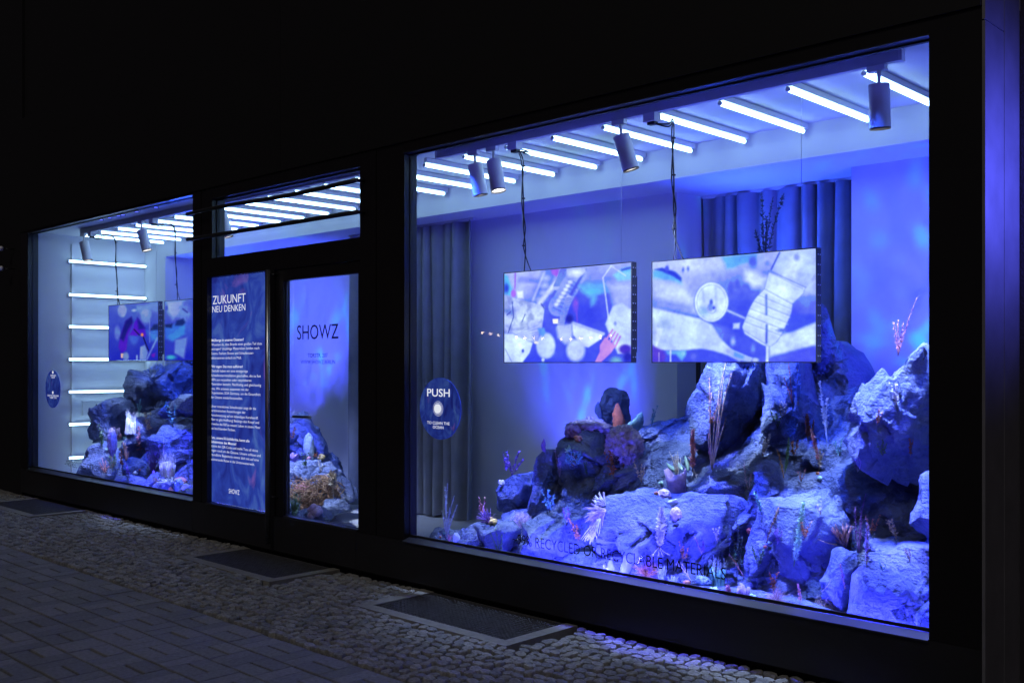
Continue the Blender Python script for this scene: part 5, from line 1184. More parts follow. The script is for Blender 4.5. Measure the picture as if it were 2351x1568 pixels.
def tubes(label, b, n, h, r, spread, c, name='tube_coral', fray=False, lean=(0, 0, 1), cat_='coral'):
    b = snap(b, spread * .6); e = empty(name, b, label, cat_); b = np.asarray(b, float)
    for k in range(n):
        a = 2.4 * k; q = b + np.array([math.cos(a), math.sin(a) * 0.6, 0]) * spread * math.sqrt((k + .3) / n); d = np.asarray(lean, float) + rdir() * 0.13; d /= np.linalg.norm(d); hh = h * U(.65, 1.1); t = q + d * hh
        m = MB(); m.tube([q, q + d * hh * .5, t], [r, r, r * 1.05], 10, False); m.tube([t, t - d * 0.003, q + d * hh * .45], [r * 1.05, r * 0.8, r * .7], 10, False)
        nb_ = len(m.v) - 30 - 30
        m.f += [(20 + j, 20 + (j + 1) % 10, 30 + (j + 1) % 10, 30 + j) for j in range(10)]
        o = m.build('tube', pm(DRYC[c], 0.35), e, True)
        if fray:
            f = MB()
            for j in range(9): f.tube(bez(t + rdir() * r * .6, t + d * hh * U(.2, .5) + rdir() * r * 2.0, rdir() * r, 4), 0.0012, 4)
            stuff(f.build('frayed_ends', pm(DRYC['white' if c in ('white',) else 'paleb']), o))
    return e
def crumple(label, c0, r3, c, seed, name='crumpled_plastic', amp=0.35, fq=2.2, mtl=None, sub=4, cat_='plastic'):
    c0 = snap(c0, r3[1] * .6); V, T = ico(sub); s = np.array([seed * 2.7, seed, seed * 1.3]); r1 = 1 - np.abs(fbm(V * fq + s, 4)) * 1.8; r2 = 1 - np.abs(fbm(V * fq * 2.6 + s + 7, 3)) * 1.6
    k = 1 + amp * (r1 - 0.5) + amp * 0.45 * (r2 - .5); W = V * k[:, None] * np.asarray(r3) + np.asarray(c0)
    W[:, 1] = np.clip(W[:, 1], 0.085, 1.87); W[:, 2] = np.maximum(W[:, 2], ZF)
    return tag(tri_obj(name, W, T, mtl or pm(DRYC[c], 0.35)), label, cat_)
def lumps(label, c0, r, n, c, seed, name='coral_lump', cat_='coral'):
    c0 = snap(c0, r * .5); V, T = ico(2); A = []; B = []; rg_ = np.random.default_rng(seed)
    for k in range(n):
        d = rg_.normal(size=3); d /= np.linalg.norm(d); q = np.asarray(c0) + d * r * rg_.uniform(.3, .8) * np.array([1, .8, .8]); B.append(T + len(A) * len(V)); A.append(q + V * (1 + .25 * fbm(V * 3 + k, 2))[:, None] * r * rg_.uniform(.25, .5))
    W = np.concatenate(A); W[:, 2] = np.maximum(W[:, 2], ZF); W[:, 1] = np.maximum(W[:, 1], .085)
    return tag(tri_obj(name, W, np.concatenate(B), pm(DRYC[c])), label, cat_)
def rosette(label, c0, r, n, c, name='succulent', up=(0, -0.6, 0.7), cat_='plant'):
    c0 = snap(c0, .012); e = empty(name, c0, label, cat_); up = np.array(up, float); up /= np.linalg.norm(up); a = np.cross(up, [1, .1, 0]); a /= np.linalg.norm(a); b = np.cross(up, a)
    for k in range(n):
        th = 2.4 * k; q = (k + 1) / n; d = (a * math.cos(th) + b * math.sin(th)) * (0.35 + .65 * q) + up * (1.1 - .8 * q)
        MB().leaf(np.asarray(c0), d, up, r * (.5 + .6 * q), r * .42, .25, 4).build('leaf', pm(DRYC[c], .4), e, True)
    return e
def shard(label, b, t, w, c, op=.6, name='plastic_shard', twist=1.2, seed=0, mtl=None):
    b, (t,) = carry(b, [t]); L = np.linalg.norm(t - b); ax = (t - b) / L; s0 = np.cross(ax, VIEW(b)); s0 /= np.linalg.norm(s0); s1 = np.cross(ax, s0); m = MB(); n = 14; V = []
    rg_ = np.random.default_rng(seed + 3); ph = rg_.uniform(0, 6)
    for i in range(n + 1):
        u = i / n; c_ = b + ax * L * u + s0 * w * .25 * math.sin(3 * u + ph); r_ = w * (math.sin(math.pi * (0.14 + 0.85 * u)) ** .8) * .5
        for j in range(10):
            a = 2 * math.pi * j / 10 + twist * u; rr = r_ * (1 + .22 * math.sin(3 * a + 5 * u + ph)) * (1 + .1 * rg_.normal()); V.append(c_ + s0 * rr * math.cos(a) + s1 * rr * .5 * math.sin(a))
    F = [(i * 10 + j, i * 10 + (j + 1) % 10, (i + 1) * 10 + (j + 1) % 10, (i + 1) * 10 + j) for i in range(n) for j in range(10)]
    return tag(mesh_obj(name, V, F, mtl or clearm(DRYC[c], op), None, True), label, 'plastic')
def egg(label, c0, r, c, name='plastic_ball'):
    c0 = snap(c0, r * .7); V, T = ico(3); W = V * (1 + .05 * fbm(V * 2 + r * 100, 2))[:, None] * r * np.array([1, 1, .85]) + np.asarray(c0); return tag(tri_obj(name, W, T, pm(DRYC[c], .35)), label, 'ball')
def twig(label, b, tips, c, rad=0.004, name='bare_twig', forks=3):
    b, tips = carry(b, tips); e = empty(name, b, label, 'twig'); m = MB()
    for t in tips:
        L = np.linalg.norm(np.asarray(t) - b); p = nudge(bez(b, t, rdir() * L * .1, 8)); m.tube(p, [rad * (1 - .7 * k / 7) for k in range(8)], 5)
        for k in range(forks): i = int(U(2, 6)); m.tube(bez(p[i], p[i] + (p[7] - p[i]) * U(.4, .8) + rdir() * L * .18, rdir() * L * .04, 5), [rad * .5, rad * .45, rad * .4, rad * .3, rad * .15], 4)
    m.build('branches', pm(DRYC[c]), e, True); return e
def bush(label, c0, r3, n, c, leafl, name='leafy_bush', w=.4):
    c0 = snap(c0, r3[1] * .5); e = empty(name, np.asarray(c0) - np.array([0, 0, r3[2]]), label, 'plant'); m = MB(); st = MB(); c0 = np.asarray(c0); b = c0 - np.array([0, 0, r3[2]])
    for k in range(n // 14): st.tube(bez(b, c0 + rdir() * r3 * .8, rdir() * .02, 5), .0018, 4)
    for k in range(n): q = c0 + rdir() * r3 * U(.2, 1) ** .5; m.leaf(q, q - b + rdir() * .05, rdir(), leafl * U(.6, 1.3), leafl * w, U(-.2, .3), 2)
    st.build('stems', pm(DRYC['brown']), e); stuff(m.build('leaves', pm(DRYC[c]), e)); return e
Cc = cat

# ---- right display window, left part
sprig('purple budded sprig on the violet-lit boulder', Cc('C4', 545, 1385, .88), [Cc('C4', 640, 1075, .88), Cc('C4', 515, 1210, .86), Cc('C4', 700, 1165, .9)], 'purple', .016, 70, w=.7)
lumps('white frilly shell on the violet-lit boulder', Cc('C5', 865, 305, .80), .034, 9, 'white', 3, 'shell', 'shell')
tuft('spiky violet tuft beside the yellow moss clump', Cc('C5', 690, 860, .62), 46, .11, 1.0, 'purple', (-.6, -.2, .7), droop=.1)
lumps('small yellow-brown moss clump on the flat-topped slab', Cc('C5', 745, 862, .46), .034, 18, 'yellow', 4, 'moss_clump', 'moss')
nest('fine grey-lilac bush of hair-thin twigs on the broad slab', Cc('C5', 1150, 890, .52), np.array([.075, .06, .068]), 260, 'lilac', 'fine_bush', .0009)
sprig('dark leafy sprig in front of the flat-topped slab', Cc('C5', 835, 1330, .20), [Cc('C5', 770, 905, .2), Cc('C5', 700, 1010, .2), Cc('C5', 870, 1050, .2)], 'green', .017, 46)
sprig('tall frosted white branch rising from the lone rounded rock', Cc('E5', 1030, 985, .33), [Cc('E5', 1005, 85, .33), Cc('E5', 1045, 30, .36), Cc('E5', 1225, 400, .33), Cc('E5', 950, 510, .33), Cc('E5', 1160, 260, .35), Cc('E5', 1085, 460, .32)], 'paleb', .013, 60, w=.6, name='frosted_branch', rad=.004)
tuft('small magenta coral tuft at the lone rounded rock', Cc('E5', 1080, 1040, .26), 22, .05, .8, (0.6, 0.2, 0.55), name='coral_tuft', droop=0, cat_='coral')
shard('clear white wedge of plastic beside the lone rounded rock', Cc('E5', 1200, 1110, .22), Cc('E5', 1260, 905, .24), .075, 'paleb', .75, seed=2)
egg('tiny red ball on the lone rounded rock', Cc('E5', 920, 965, .27), .008, 'red'); egg('tiny teal ball on the lone rounded rock', Cc('E5', 985, 905, .27), .011, 'teal')
shard('blue spike with a pale tip on the upright slab', Cc('C4', 975, 1075, .86), Cc('C4', 950, 915, .86), .032, 'purple', 1.0, 'spike', .2, mtl=pm(DRYC['purple']))
crumple('long lilac bundle of crumpled wrap over the striated rock', Cc('C4', 1530, 770, 1.05), np.array([.17, .07, .045]), 'lilac', 5, amp=.5)
crumple('violet crumpled wrap hanging at the left of the striated rock', Cc('C4', 1340, 840, .98), np.array([.055, .05, .05]), 'purple', 6, amp=.5)
tubes('row of dark violet tubes on the striated rock', Cc('C4', 1560, 735, 1.18), 8, .065, .008, .05, 'lilac')
lumps('pink-orange knobbly coral beside the mint succulent', Cc('C4', 1400, 920, .93), .034, 20, 'pink', 7)
rosette('mint green succulent with thick leaves', Cc('C4', 1290, 1075, .90), .045, 11, 'mint')
bush('teal bush of narrow leaves below the mint succulent', Cc('C4', 1335, 1165, .93), np.array([.062, .05, .055]), 240, 'teal', .022)
shard('pointed red net cone in front of the dark rock finger', Cc('C4', 1840, 860, 1.30), Cc('C4', 1920, 460, 1.32), .085, 'red', .9, 'net_cone', .6, 4, pm((.42, .14, .13), .4))
shard('pointed teal net cone right of the dark rock finger', Cc('C4', 2060, 890, 1.34), Cc('C4', 2172, 560, 1.34), .085, 'teal', .8, 'net_cone', .6, 5, pm((.16, .33, .40), .35))
shard('small blue net cone left of the dark rock finger', Cc('C4', 1660, 660, 1.34), Cc('C4', 1672, 440, 1.34), .05, 'blue', .7, 'net_cone', .6, 6)
crumple('large pink crumpled plastic bag shaped like a cauliflower coral', Cc('C4', 1985, 1010, 1.02), np.array([.11, .08, .11]), 'pink', 11, amp=.62, fq=2.0, mtl=pm((.36, .27, .40), .35), sub=5)
crumple('pale mint crumpled plastic beside the pink one', Cc('C4', 1845, 985, 1.0), np.array([.045, .04, .06]), 'mint', 12, amp=.4, fq=2.6, mtl=pm((.42, .58, .56), .3))
crumple('rust-orange lump under the pink crumpled plastic', Cc('C4', 1990, 1225, .96), np.array([.028, .025, .03]), 'orange', 13, 'sponge_lump', .2, sub=3)
egg('tiny white shell under the pink crumpled plastic', Cc('C4', 1955, 1292, .94), .012, 'white', 'shell')
bush('dark brown-green moss under the pink crumpled plastic', Cc('C4', 1850, 1190, .96), np.array([.045, .03, .03]), 130, 'dark', .014, 'moss_bush')
sprig('thin red-violet grass right of the upright slab', Cc('C4', 1160, 1400, .95), [Cc('C4', 1140, 1130, .95), Cc('C4', 1100, 1060, .97), Cc('C4', 1170, 1200, .95)], 'lilac', .012, 50)
# ---- centre
e = tuft('shaggy white fringe of noodle-like plastic strips on the block', Cc('C6', 400, 590, .34), 110, .12, .8, 'lilac', (-.75, -.35, -.25), 'plastic_fringe', .0035, .5, 'plastic')
tuft('white strips standing up above the shaggy fringe', Cc('C6', 400, 520, .36), 40, .085, .9, 'white', (-.7, -.2, .55), 'plastic_fringe', .0035, .05, 'plastic')
tuft('long white strips trailing down from the shaggy fringe', Cc('C6', 330, 700, .30), 50, .15, .4, 'white', (-.45, -.15, -.9), 'plastic_fringe', .0032, .1, 'plastic')
cupb = snap(Cc('C6', 1275, 372, .36), .05); cu = empty('plastic_cup', cupb, 'open violet plastic cup with a torn rim standing on the block', 'cup'); V = []; n = 28
for k, (z, r_) in enumerate(((0, .048), (.004, .055), (.06, .062), (.12, .070), (.12, .066), (.05, .058), (.012, .050))):
    for j in range(n):
        a = 2 * math.pi * j / n; zz = z + (0.022 * math.sin(2 * a + 1) + .012 * math.sin(5 * a) if k in (3, 4) else 0); V.append((cupb[0] + r_ * math.cos(a) - .12 * zz, cupb[1] + r_ * math.sin(a), cupb[2] + zz))
F = [(k * n + j, k * n + (j + 1) % n, (k + 1) * n + (j + 1) % n, (k + 1) * n + j) for k in range(6) for j in range(n)] + [tuple(range(n))[::-1], tuple(range(6 * n, 7 * n))]
mesh_obj('cup_wall', V, F, pm((.40, .29, .50), .4), cu, True)
tuft('dry straw blades standing in the violet cup', cupb + np.array([0, 0, .10]), 14, .16, .35, 'straw', (-.1, 0, 1), droop=.05)
for k, (a, b_) in enumerate((((1260, 130), (1150, 10)), ((1320, 110), (1290, 0)), ((1390, 110), (1375, -70)))):
    shard(['mint plastic leaf arching left out of the violet cup', 'upright mint plastic leaf in the violet cup', 'tall pale green plastic leaf behind the violet cup'][k], Cc('C6', *a, .37 + .02 * k), Cc('C6', *b_, .40 + .02 * k), .024, 'mint', .6, 'plastic_leaf', 1.5, 10 + k)
lumps('white frilled fungus left of the violet cup', Cc('C6', 1080, 265, .36), .018, 14, 'mint', 15, 'fungus', 'fungus')
crumple('lilac pleated wrap below the violet cup', Cc('C6', 1120, 410, .30), np.array([.04, .022, .032]), 'lilac', 16, amp=.5)
egg('dark red ball beside the pleated wrap', Cc('C6', 1020, 385, .30), .014, 'rust')
crumple('grey crumpled paper hanging under the pleated wrap', Cc('C6', 1260, 650, .29), np.array([.034, .02, .042]), 'lilac', 18, 'crumpled_paper', .4)
shard('small white folded plastic below the violet cup', Cc('C6', 1200, 530, .28), Cc('C6', 1250, 440, .28), .05, 'paleb', .8, seed=21)
brush('white cauliflower-like column in front of the block', Cc('C6', 1060, 1060, .27), Cc('C6', 1085, 570, .29), 'white', .030, 700, 'blossom_column')
twig('tangle of thin pale roots under the white column', Cc('C6', 1060, 1030, .26), [Cc('C6', 960, 1160, .25), Cc('C6', 1040, 1180, .25), Cc('C6', 1180, 1130, .25), Cc('C6', 1100, 1150, .24)], 'white', .0025)
SH = ['narrow clear ice-like shard, the leftmost of three at the sill', 'tall clear ice-like shard, the middle of three at the sill', 'wide crinkled clear shard, the rightmost of three at the sill']
for k, (a, b_, w) in enumerate((((410, 1370), (405, 1140), .05), ((570, 1400), (480, 1140), .065), ((680, 1390), (620, 1120), .085))): shard(SH[k], Cc('C6', *a, .16), Cc('C6', *b_, .18), w, 'paleb', .55, seed=30 + k)
shard('clear crinkled shard behind the orange tuft', Cc('C6', 800, 1360, .22), Cc('C6', 830, 1120, .24), .07, 'blue', .45, seed=35)
tuft('orange-violet feathery tuft at the sill below the lettering', Cc('C6', 900, 1370, .17), 200, .11, 1.15, 'orange', (0, -.1, .75), rad=.0015, droop=.25)
tuft('violet wisps mixed behind the orange feathery tuft', Cc('C6', 940, 1330, .22), 70, .11, 1.0, 'purple', (0, 0, .9), rad=.0015)
tuft('upright blue brush coral at the sill', Cc('C6', 1090, 1490, .13), 70, .11, .35, 'paleb', name='brush_coral', rad=.0016, droop=0, cat_='coral'); tuft('low blue brush coral at the sill, right of the upright one', Cc('C6', 1210, 1530, .13), 60, .075, .7, 'paleb', name='brush_coral', rad=.0016, droop=.1, cat_='coral')
twig('forked lilac twig leaning at the sill', Cc('C6', 1440, 1450, .15), [Cc('C6', 1275, 1210, .16), Cc('C6', 1330, 1230, .15)], 'lilac', .0035)
lumps('orange-brown lump at the sill beside the lilac twig', Cc('C6', 1385, 1465, .14), .026, 16, 'orange', 22)
crumple('crumpled blue foil at the sill', Cc('C6', 1565, 1455, .15), np.array([.05, .03, .03]), 'blue', 23, 'crumpled_foil', .6, 3.0)
tubes('bundle of tall blue straws with frayed tops', Cc('C6', 1740, 1500, .15), 12, .105, .009, .045, 'teal', 'straw_bundle', True)
# ---- right of centre
lumps('pale mint frilled fungus at the foot of the straw bundle', Cc('C7', 250, 1225, .13), .034, 26, 'mint', 24, 'fungus', 'fungus'); lumps('small mint fungus right of the lilac tubes', Cc('C7', 715, 1290, .13), .022, 16, 'mint', 25, 'fungus', 'fungus')
brush('round pink spiky bloom at the sill', Cc('C7', 415, 1270, .125), Cc('C7', 410, 1150, .13), 'pink', .017, 240, 'spiky_bloom')
tubes('cluster of short lilac tubes at the sill', Cc('C7', 585, 1290, .15), 9, .068, .0082, .034, 'lilac')
tuft('dry brown-lilac tuft sprawling at the sill', Cc('C7', 1000, 1330, .14), 80, .10, 1.2, (.36, .24, .24), (-.1, -.1, .6), rad=.0015, droop=.5)
nest('curly straw nest at the sill beside the violet boulder', Cc('C7', 1630, 1400, .16), np.array([.072, .045, .048]), 190, 'straw', 'straw_nest', .0012)
sprig('rust-red sprig leaning left at the foot of the steep face', Cc('C7', 600, 1045, .24), [Cc('C7', 425, 780, .24)], 'pink', .012, 60); sprig('dark teal sprig standing in the cleft beside the straw bundle', Cc('C7', 560, 1000, .34), [Cc('C7', 490, 260, .40), Cc('C7', 540, 430, .38), Cc('C7', 470, 560, .36), Cc('C7', 590, 560, .36)], 'dark', .022, 60)
bush('teal-green leafy bush in the cleft', Cc('C7', 540, 830, .32), np.array([.03, .03, .075]), 160, 'teal', .016)
brush('thin brown seed spike on the steep face', Cc('C7', 875, 640, .33), Cc('C7', 1035, 175, .35), 'brown', .012, 200, 'seed_spike')
brush('tall pale green feather plume on the steep face', Cc('C7', 1205, 920, .28), Cc('C7', 1322, 155, .30), 'mint', .021, 760)
lumps('round brick-red clump on the steep face', Cc('C7', 682, 492, .34), .024, 18, 'red', 27); egg('pale mint ball on the steep face', Cc('C7', 917, 637, .31), .0105, 'mint'); egg('small brick-red ball next to the pale mint ball', Cc('C7', 860, 684, .31), .011, 'red')
tuft('crown of thick brown and violet sticks on the post-like rock', Cc('C8', 450, 690, .36), 34, .11, .75, (.34, .17, .16), (-.25, -.1, .9), 'dried_sticks', .0045, 0); twig('single pale stick pointing left from the stick crown', Cc('C8', 380, 690, .34), [Cc('C8', 205, 638, .33)], 'tan', .004, forks=0)
bush('small dark green moss at the stick crown', Cc('C8', 525, 690, .35), np.array([.016, .014, .014]), 80, 'green', .008, 'moss_bush')
sprig('blue-violet sprig behind the stick crown', Cc('C8', 580, 760, .42), [Cc('C8', 545, 340, .44), Cc('C8', 600, 380, .45), Cc('C8', 640, 230, .5)], 'purple', .013, 70, w=.6); brush('bright violet spike on the violet boulder', Cc('C8', 652, 870, .30), Cc('C8', 655, 490, .31), 'lilac', .013, 240, 'violet_spike')
brush('thin purple stem with a white head beside the violet boulder', Cc('C8', 455, 1090, .26), Cc('C8', 410, 865, .27), 'purple', .010, 160, 'purple_stem'); twig('single curved straw in front of the post-like rock', Cc('C8', 225, 1125, .28), [Cc('C8', 325, 1000, .28)], 'straw', .0022, forks=0)
# ---- cliff
sprig('tall pinkish-brown dried flower stalks against the left buttress', Cc('M6', 430, 1350, .80), [Cc('M6', 400, 330, .86), Cc('M6', 420, 500, .84), Cc('M6', 500, 480, .84), Cc('M6', 555, 330, .86), Cc('M6', 560, 560, .84), Cc('M6', 390, 960, .8)], 'pink', .017, 26, rad=.0045, stemc='tan', start=.45, w=.6)
sprig('dark olive dried stalk leaning right on the left buttress', Cc('M6', 430, 1350, .83), [Cc('M6', 640, 300, .88), Cc('M6', 580, 780, .84), Cc('M6', 575, 180, .88)], 'brown', .02, 44, rad=.004, stemc='tan', start=.4)
brush('pinkish heather spike left of the tall dried stalks', Cc('M6', 215, 1370, .78), Cc('M6', 218, 910, .80), 'pink', .022, 420, 'heather_spike'); twig('white root at the foot of the heather spike', Cc('M6', 225, 1340, .77), [Cc('M6', 200, 1440, .75), Cc('M6', 260, 1440, .75)], 'white', .004)
sprig('silvery white feather grass on the right buttress', Cc('M6', 1690, 1050, .95), [Cc('M6', 1608, 375, 1.0), Cc('M6', 1640, 600, .98), Cc('M6', 1690, 560, .98)], 'white', .022, 120, rad=.003, start=.3)
brush('rust-red heather spike, the upper one on the right buttress', Cc('M6', 1480, 1010, .97), Cc('M6', 1468, 740, .98), 'rust', .018, 300, 'heather_spike'); brush('rust-orange heather spike running down the right buttress', Cc('M6', 1600, 1270, .92), Cc('M6', 1515, 900, .94), 'pink', .015, 340, 'heather_spike'); brush('thin rust twig tip beside the red heather spikes', Cc('M6', 1520, 1000, .95), Cc('M6', 1545, 800, .97), 'rust', .010, 160, 'heather_spike')
brush('smooth olive green spike on the layered rock', Cc('M6', 1225, 1390, .86), Cc('M6', 1270, 1000, .88), 'green', .012, 420, 'green_spike'); sprig('dark brown dried flower beside the olive green spike', Cc('M6', 1215, 1440, .84), [Cc('M6', 1135, 1120, .86), Cc('M6', 1165, 1180, .86)], 'brown', .014, 60)
sprig('small lilac blossom stalk in front of the cleft', Cc('M6', 825, 1580, .70), [Cc('M6', 780, 1250, .72), Cc('M6', 850, 1400, .71)], 'lilac', .016, 22, w=.8); egg('mint ball at the foot of the rust-orange heather', Cc('M6', 1610, 1440, .80), .014, 'mint'); egg('dark red ball above the mint ball on the shelf', Cc('M6', 1587, 1388, .81), .011, 'rust')
brush('fuzzy blue upright sponge in the shade of the cliff', Cc('M6', 1372, 640, 1.05), Cc('M6', 1365, 170, 1.08), 'blue', .022, 500, 'blue_sponge'); sprig('thin red twig beside the blue sponge', Cc('M6', 1310, 620, 1.05), [Cc('M6', 1265, 150, 1.08), Cc('M6', 1220, 330, 1.06)], 'red', .012, 40); bush('pale dry moss on the right buttress', Cc('M6', 1190, 680, 1.02), np.array([.05, .02, .05]), 120, 'straw', .012, 'moss_bush')
sprig('reddish dried grass fan on top of the sloping rock', Cc('C3', 985, 1070, .62), [Cc('C3', 945, 745, .62), Cc('C3', 985, 725, .62), Cc('C3', 1040, 750, .62), Cc('C3', 1080, 760, .62), Cc('C3', 1170, 505, .62)], 'pink', .012, 80, rad=.002, start=.15)
sprig('dark dried branches standing behind the right hanging screen', Cc('T6', 700, 1600, 1.45), [Cc('T6', 690, 1090, 1.45), Cc('T6', 760, 1130, 1.45), Cc('T6', 832, 1095, 1.47), Cc('T6', 650, 1330, 1.45), Cc('T6', 720, 1250, 1.45)], 'dark', .03, 90, rad=.004)
# ---- left display window
tubes('tall cluster of white tubes on the stepped rock', Cc('L4', 720, 560, .50), 13, .17, .013, .075, 'white', fray=True); tubes('short violet tubes beside the tall white tube cluster', Cc('L4', 520, 580, .50), 6, .09, .012, .06, 'lilac')
crumple('pink folded shell on the stepped rock', Cc('L4', 530, 595, .42), np.array([.06, .04, .042]), 'pink', 41, 'shell', .25, cat_='shell'); shard('teal leaf of plastic lying below the white tube cluster', Cc('L4', 620, 615, .42), Cc('L4', 775, 612, .44), .05, 'teal', .9, seed=42, mtl=pm(DRYC['teal'], .35))
lumps('bunch of dark blue beads below the white tube cluster', Cc('L4', 655, 550, .42), .04, 18, 'blue', 43, 'bead_bunch', 'beads')
crumple('lilac crumpled wrap hanging on the low dark rock', Cc('L4', 450, 690, .38), np.array([.05, .04, .12]), 'lilac', 44, amp=.55); rosette('mint flower-shaped plastic on the low dark rock', Cc('L4', 410, 800, .34), .055, 9, 'mint', 'plastic_flower', cat_='plastic')
twig('orange hand-shaped coral in the left reef', Cc('L4', 665, 945, .40), [Cc('L4', 610, 680, .42), Cc('L4', 640, 690, .42), Cc('L4', 700, 830, .42), Cc('L4', 630, 860, .4)], 'orange', .014, 'hand_coral', 2)
sprig('pink lace coral on the low dark rock', Cc('L4', 345, 1130, .30), [Cc('L4', 300, 920, .31), Cc('L4', 250, 980, .31), Cc('L4', 360, 970, .31), Cc('L4', 400, 1040, .3), Cc('L4', 270, 1050, .3)], 'pink', .022, 34, 'coral', 'lace_coral', rad=.005, start=.1)
bush('dark green leafy weed beside the pink lace coral', Cc('L4', 455, 960, .34), np.array([.07, .04, .10]), 200, 'green', .022)
tuft('violet grass tuft at the foot of the bright blue rock', Cc('L4', 1050, 1130, .30), 60, .26, .45, 'purple', droop=.1); tubes('large cluster of white tubes near the mullion', Cc('L4', 1270, 1190, .30), 16, .15, .016, .10, 'white', fray=True)
tuft('spiky white-green aloe on the grey rock by the mullion', Cc('L4', 1310, 1300, .20), 16, .13, 1.0, (.62, .74, .62), (0, -.1, .8), 'aloe', .0065, .45); crumple('pink-red crumpled plastic by the mullion', Cc('L4', 1460, 1265, .24), np.array([.07, .05, .04]), 'pink', 45, mtl=pm((.55, .25, .24), .35)); crumple('glossy blue crumpled plastic by the mullion', Cc('L4', 1440, 1370, .17), np.array([.05, .04, .08]), 'blue', 46, amp=.5)
crumple('salmon-pink scrap of plastic at the sill below the aloe', Cc('L4', 1315, 1425, .15), np.array([.028, .02, .045]), 'pink', 47, mtl=pm((.7, .35, .28), .4)); shard('pale curved shell at the mullion end of the sill', Cc('L4', 1470, 1380, .14), Cc('L4', 1600, 1330, .15), .05, 'white', .9, 'shell', seed=48, mtl=pm(DRYC['paleb'], .3))
bush('blue-white leafy spray hanging on the dark blue rock', Cc('L4', 1190, 170, .78), np.array([.14, .05, .07]), 220, 'paleb', .026, 'leafy_spray'); tuft('spiky grey plant crowning the dark blue rock', Cc('L3', 690, 1130, .95), 40, .22, 1.0, (.38, .42, .42), (0, 0, .9), 'spiky_plant', .005, .25)
twig('bare lilac twig in front of the bright blue rock', Cc('L4', 1230, 1000, .38), [Cc('L4', 1140, 740, .38), Cc('L4', 1215, 620, .4)], 'lilac', .004); twig('bare blue twig beside the mullion in the left window', Cc('L4', 1290, 990, .38), [Cc('L4', 1400, 740, .4), Cc('L4', 1280, 720, .4)], 'blue', .004)
sprig('blue fuzzy branch hanging along the mullion', Cc('L4', 1570, 1200, .26), [Cc('L4', 1600, 640, .3), Cc('L4', 1560, 960, .28)], 'blue', .02, 90); egg('small white oval shell in the left reef', Cc('L4', 795, 1142, .32), .026, 'white', 'shell'); egg('dark red round shell in the left reef', Cc('L4', 858, 1095, .34), .013, 'rust', 'shell')
sprig('teal upright branch on the dark blue rock', Cc('L4', 850, 300, .80), [Cc('L4', 870, 60, .82), Cc('L4', 820, 120, .82), Cc('L4', 885, 150, .82)], 'teal', .022, 50); bush('pale creeping moss below the grey rock by the mullion', Cc('L4', 1090, 1290, .22), np.array([.05, .03, .06]), 150, 'tan', .015, 'moss_bush')
# ---- behind the door
crumple('tall white and mint bead cone on the rock behind the door', Cc('L5', 290, 660, .82), np.array([.05, .045, .14]), 'white', 51, 'bead_cone', .25, 5.0, pm((.62, .78, .74), .35)); rosette('orange starry shell behind the door', Cc('L5', 365, 735, .72), .06, 8, 'orange', 'starfish', cat_='shell'); lumps('yellow-brown shell clump behind the door', Cc('L5', 425, 745, .74), .045, 14, 'yellow', 52, 'shell', 'shell'); egg('small dark pink ball at the white bead cone', Cc('L5', 290, 755, .70), .025, 'pink')
for k, (a, b_) in enumerate((((125, 790), (95, 710)), ((135, 790), (130, 690)), ((150, 790), (175, 700)))): shard(['short violet crystal pointing left, behind the door', 'tall upright violet crystal behind the door', 'violet crystal pointing right, behind the door'][k], Cc('L5', *a, .72), Cc('L5', *b_, .72), .045, 'lilac', 1.0, 'violet_crystal', .3, 60 + k, pm((.5, .34, .85), .3))
nest('brown twig nest behind the door, beside the stick', Cc('L5', 225, 1180, .50), np.array([.19, .10, .14]), 260, 'brown', rad=.0035); nest('brown twig nest behind the door, near the dry flower', Cc('L5', 440, 1170, .52), np.array([.17, .10, .17]), 280, 'brown', rad=.0035)
twig('thick brown stick resting on the twig nest', Cc('L5', 215, 1160, .42), [Cc('L5', 378, 1040, .46)], 'tan', .02, 'stick', 0); sprig('yellow-green dry flower on a thin stem behind the door', Cc('L5', 555, 1180, .62), [Cc('L5', 540, 900, .62), Cc('L5', 520, 920, .62), Cc('L5', 570, 940, .62)], 'straw', .05, 60, start=.5)
crumple('pink crumpled cloth behind the twig nest', Cc('L5', 240, 1085, .62), np.array([.12, .06, .05]), 'pink', 53); tuft('dark green tuft at the lower door stile', Cc('L5', 135, 1360, .34), 70, .20, .45, 'green', droop=.2); tuft('pale feathery tuft at the peak behind the door', Cc('L5', 60, 400, 1.0), 60, .2, .9, 'white', droop=.2)
lumps('pale lilac barnacles on the pitted rock inside the door', Cc('L5', 360, 1320, .36), .07, 30, 'lilac', 54, 'barnacles', 'coral')
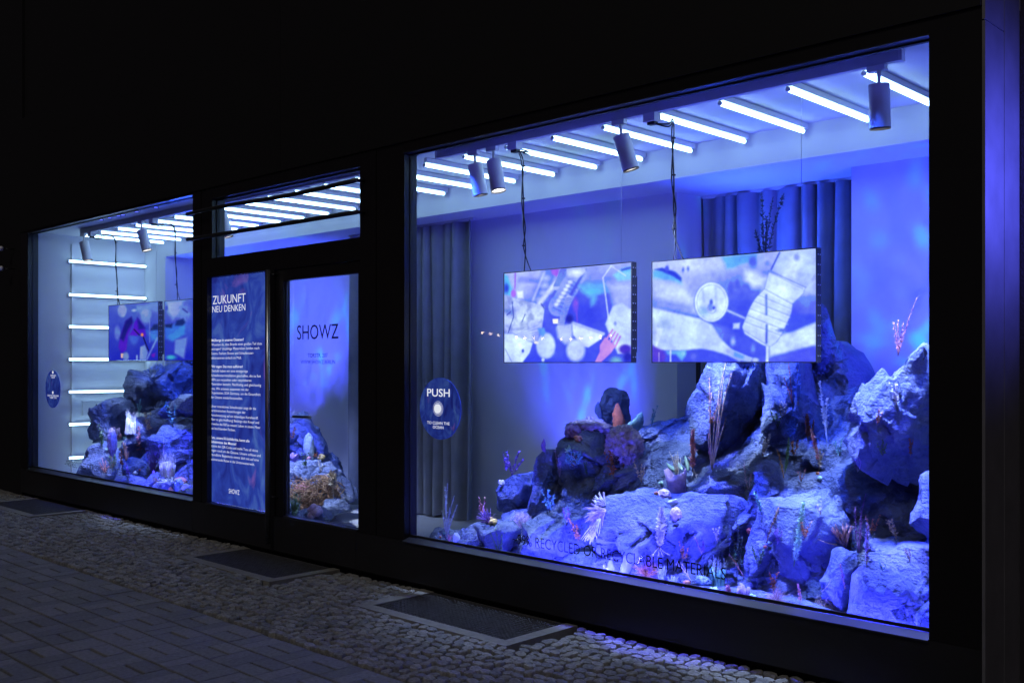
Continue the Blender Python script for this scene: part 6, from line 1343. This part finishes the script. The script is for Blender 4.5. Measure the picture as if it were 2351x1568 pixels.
# many small dried bits tucked into the rocks
SC = np.random.default_rng(5); KINDS = [('pink', 'brown'), ('straw', 'tan'), ('teal', 'dark'), ('purple', 'lilac'), ('orange', 'brown'), ('white', 'tan'), ('green', 'dark'), ('rust', 'brown')]
SPOT = [('A', 560, 1000), ('A', 780, 1050), ('A', 960, 980), ('A', 1060, 1040), ('A', 1130, 1150), ('A', 1090, 700), ('A', 1180, 760), ('A', 1340, 780), ('A', 1450, 640), ('A', 1500, 800), ('A', 1560, 470), ('A', 700, 740), ('B', 300, 400), ('B', 560, 560), ('B', 640, 420), ('B', 720, 560), ('B', 760, 690), ('B', 850, 640),
        ('B', 960, 560), ('B', 1050, 640), ('B', 1150, 400), ('B', 1250, 300), ('B', 1180, 560), ('B', 1320, 560), ('B', 1120, 960), ('B', 1250, 990), ('B', 560, 860), ('B', 640, 1010), ('B', 780, 980), ('B', 860, 860), ('B', 540, 1130), ('B', 620, 1260), ('B', 760, 1310), ('B', 1320, 1100), ('B', 1180, 1150), ('B', 250, 1060),
        ('B', 160, 1090), ('B', 330, 1000), ('L4', 300, 760), ('L4', 600, 1060), ('L4', 880, 840), ('L4', 1000, 560), ('L4', 1350, 470), ('L4', 700, 1190), ('L5', 120, 560), ('L5', 420, 900), ('L5', 250, 860)]
for k, (cr, x, y) in enumerate(SPOT):
    c = KINDS[k % 8]; b = Cc(cr, x, y, .5); m_ = pxm(snap(b)) * SC.uniform(26, 60)
    sprig('tiny %s dried sprig tucked between the reef rocks' % {'straw': 'straw-coloured', 'rust': 'rust-red'}.get(c[0], c[0]), b, [b + np.array([SC.uniform(-.5, .5), -.1, 1.0]) * m_ * SC.uniform(.7, 1.1) for q in range(3)], c[0], m_ * .16, 26, 'plant', 'small_sprig', c[1], .5, .15, .0016)['group'] = 'tiny dried sprigs on the reef'
# bodies of the added blue floodlights, unseen among the rocks
for k, (l, t, pw, sz, c, gb) in enumerate(UP):
    d = np.array(t) - np.array(l); d /= np.linalg.norm(d); l = np.array(l)
    e = empty('added_floodlight', (l[0], l[1], .1), 'small black floodlight with a blue lens, added unseen to light the reef', 'floodlight', 'added blue floodlights behind the reef')
    MB().tube([l - d * .06, l - d * .012], [.028, .036], 14).build('lamp_body', M['black'], e, True); MB().tube([l - d * .012, l - d * .009], .032, 14).build('lens', M['bluelens'], e)
    MB().box(l[0] - .012, l[0] + .012, l[1] - .012, l[1] + .012, .1, max(l[2] - .03, .12)).build('foot', M['black'], e)
for (x, y, t, pw, sz) in DOWN + WASH + KEYS:  # rims and lenses of the added ceiling lights
    e = empty('added_downlight', (x, y, 2.97), 'tiny black downlight added unseen in the ceiling just behind the glass', 'downlight', 'added downlights behind the glass')
    MB().tube([(x, y, 3.0), (x, y, 2.992)], .03, 14, False).build('rim', M['black'], e, True); MB().tube([(x, y, 2.998), (x, y, 2.996)], .024, 14).build('lens', M['bluelens'], e)
for (x0, x1, y, z, pw) in BARS:  # housings of the added sill bars
    e = empty('added_led_bar', ((x0 + x1) / 2, y, .1), 'slim black bar lamp added unseen behind the sill for violet light on the rocks', 'bar lamp', 'added violet bar lamps behind the sill')
    MB().box(x0, x1, y - .02, y + .012, .10, z - .012).build('housing', M['black'], e)
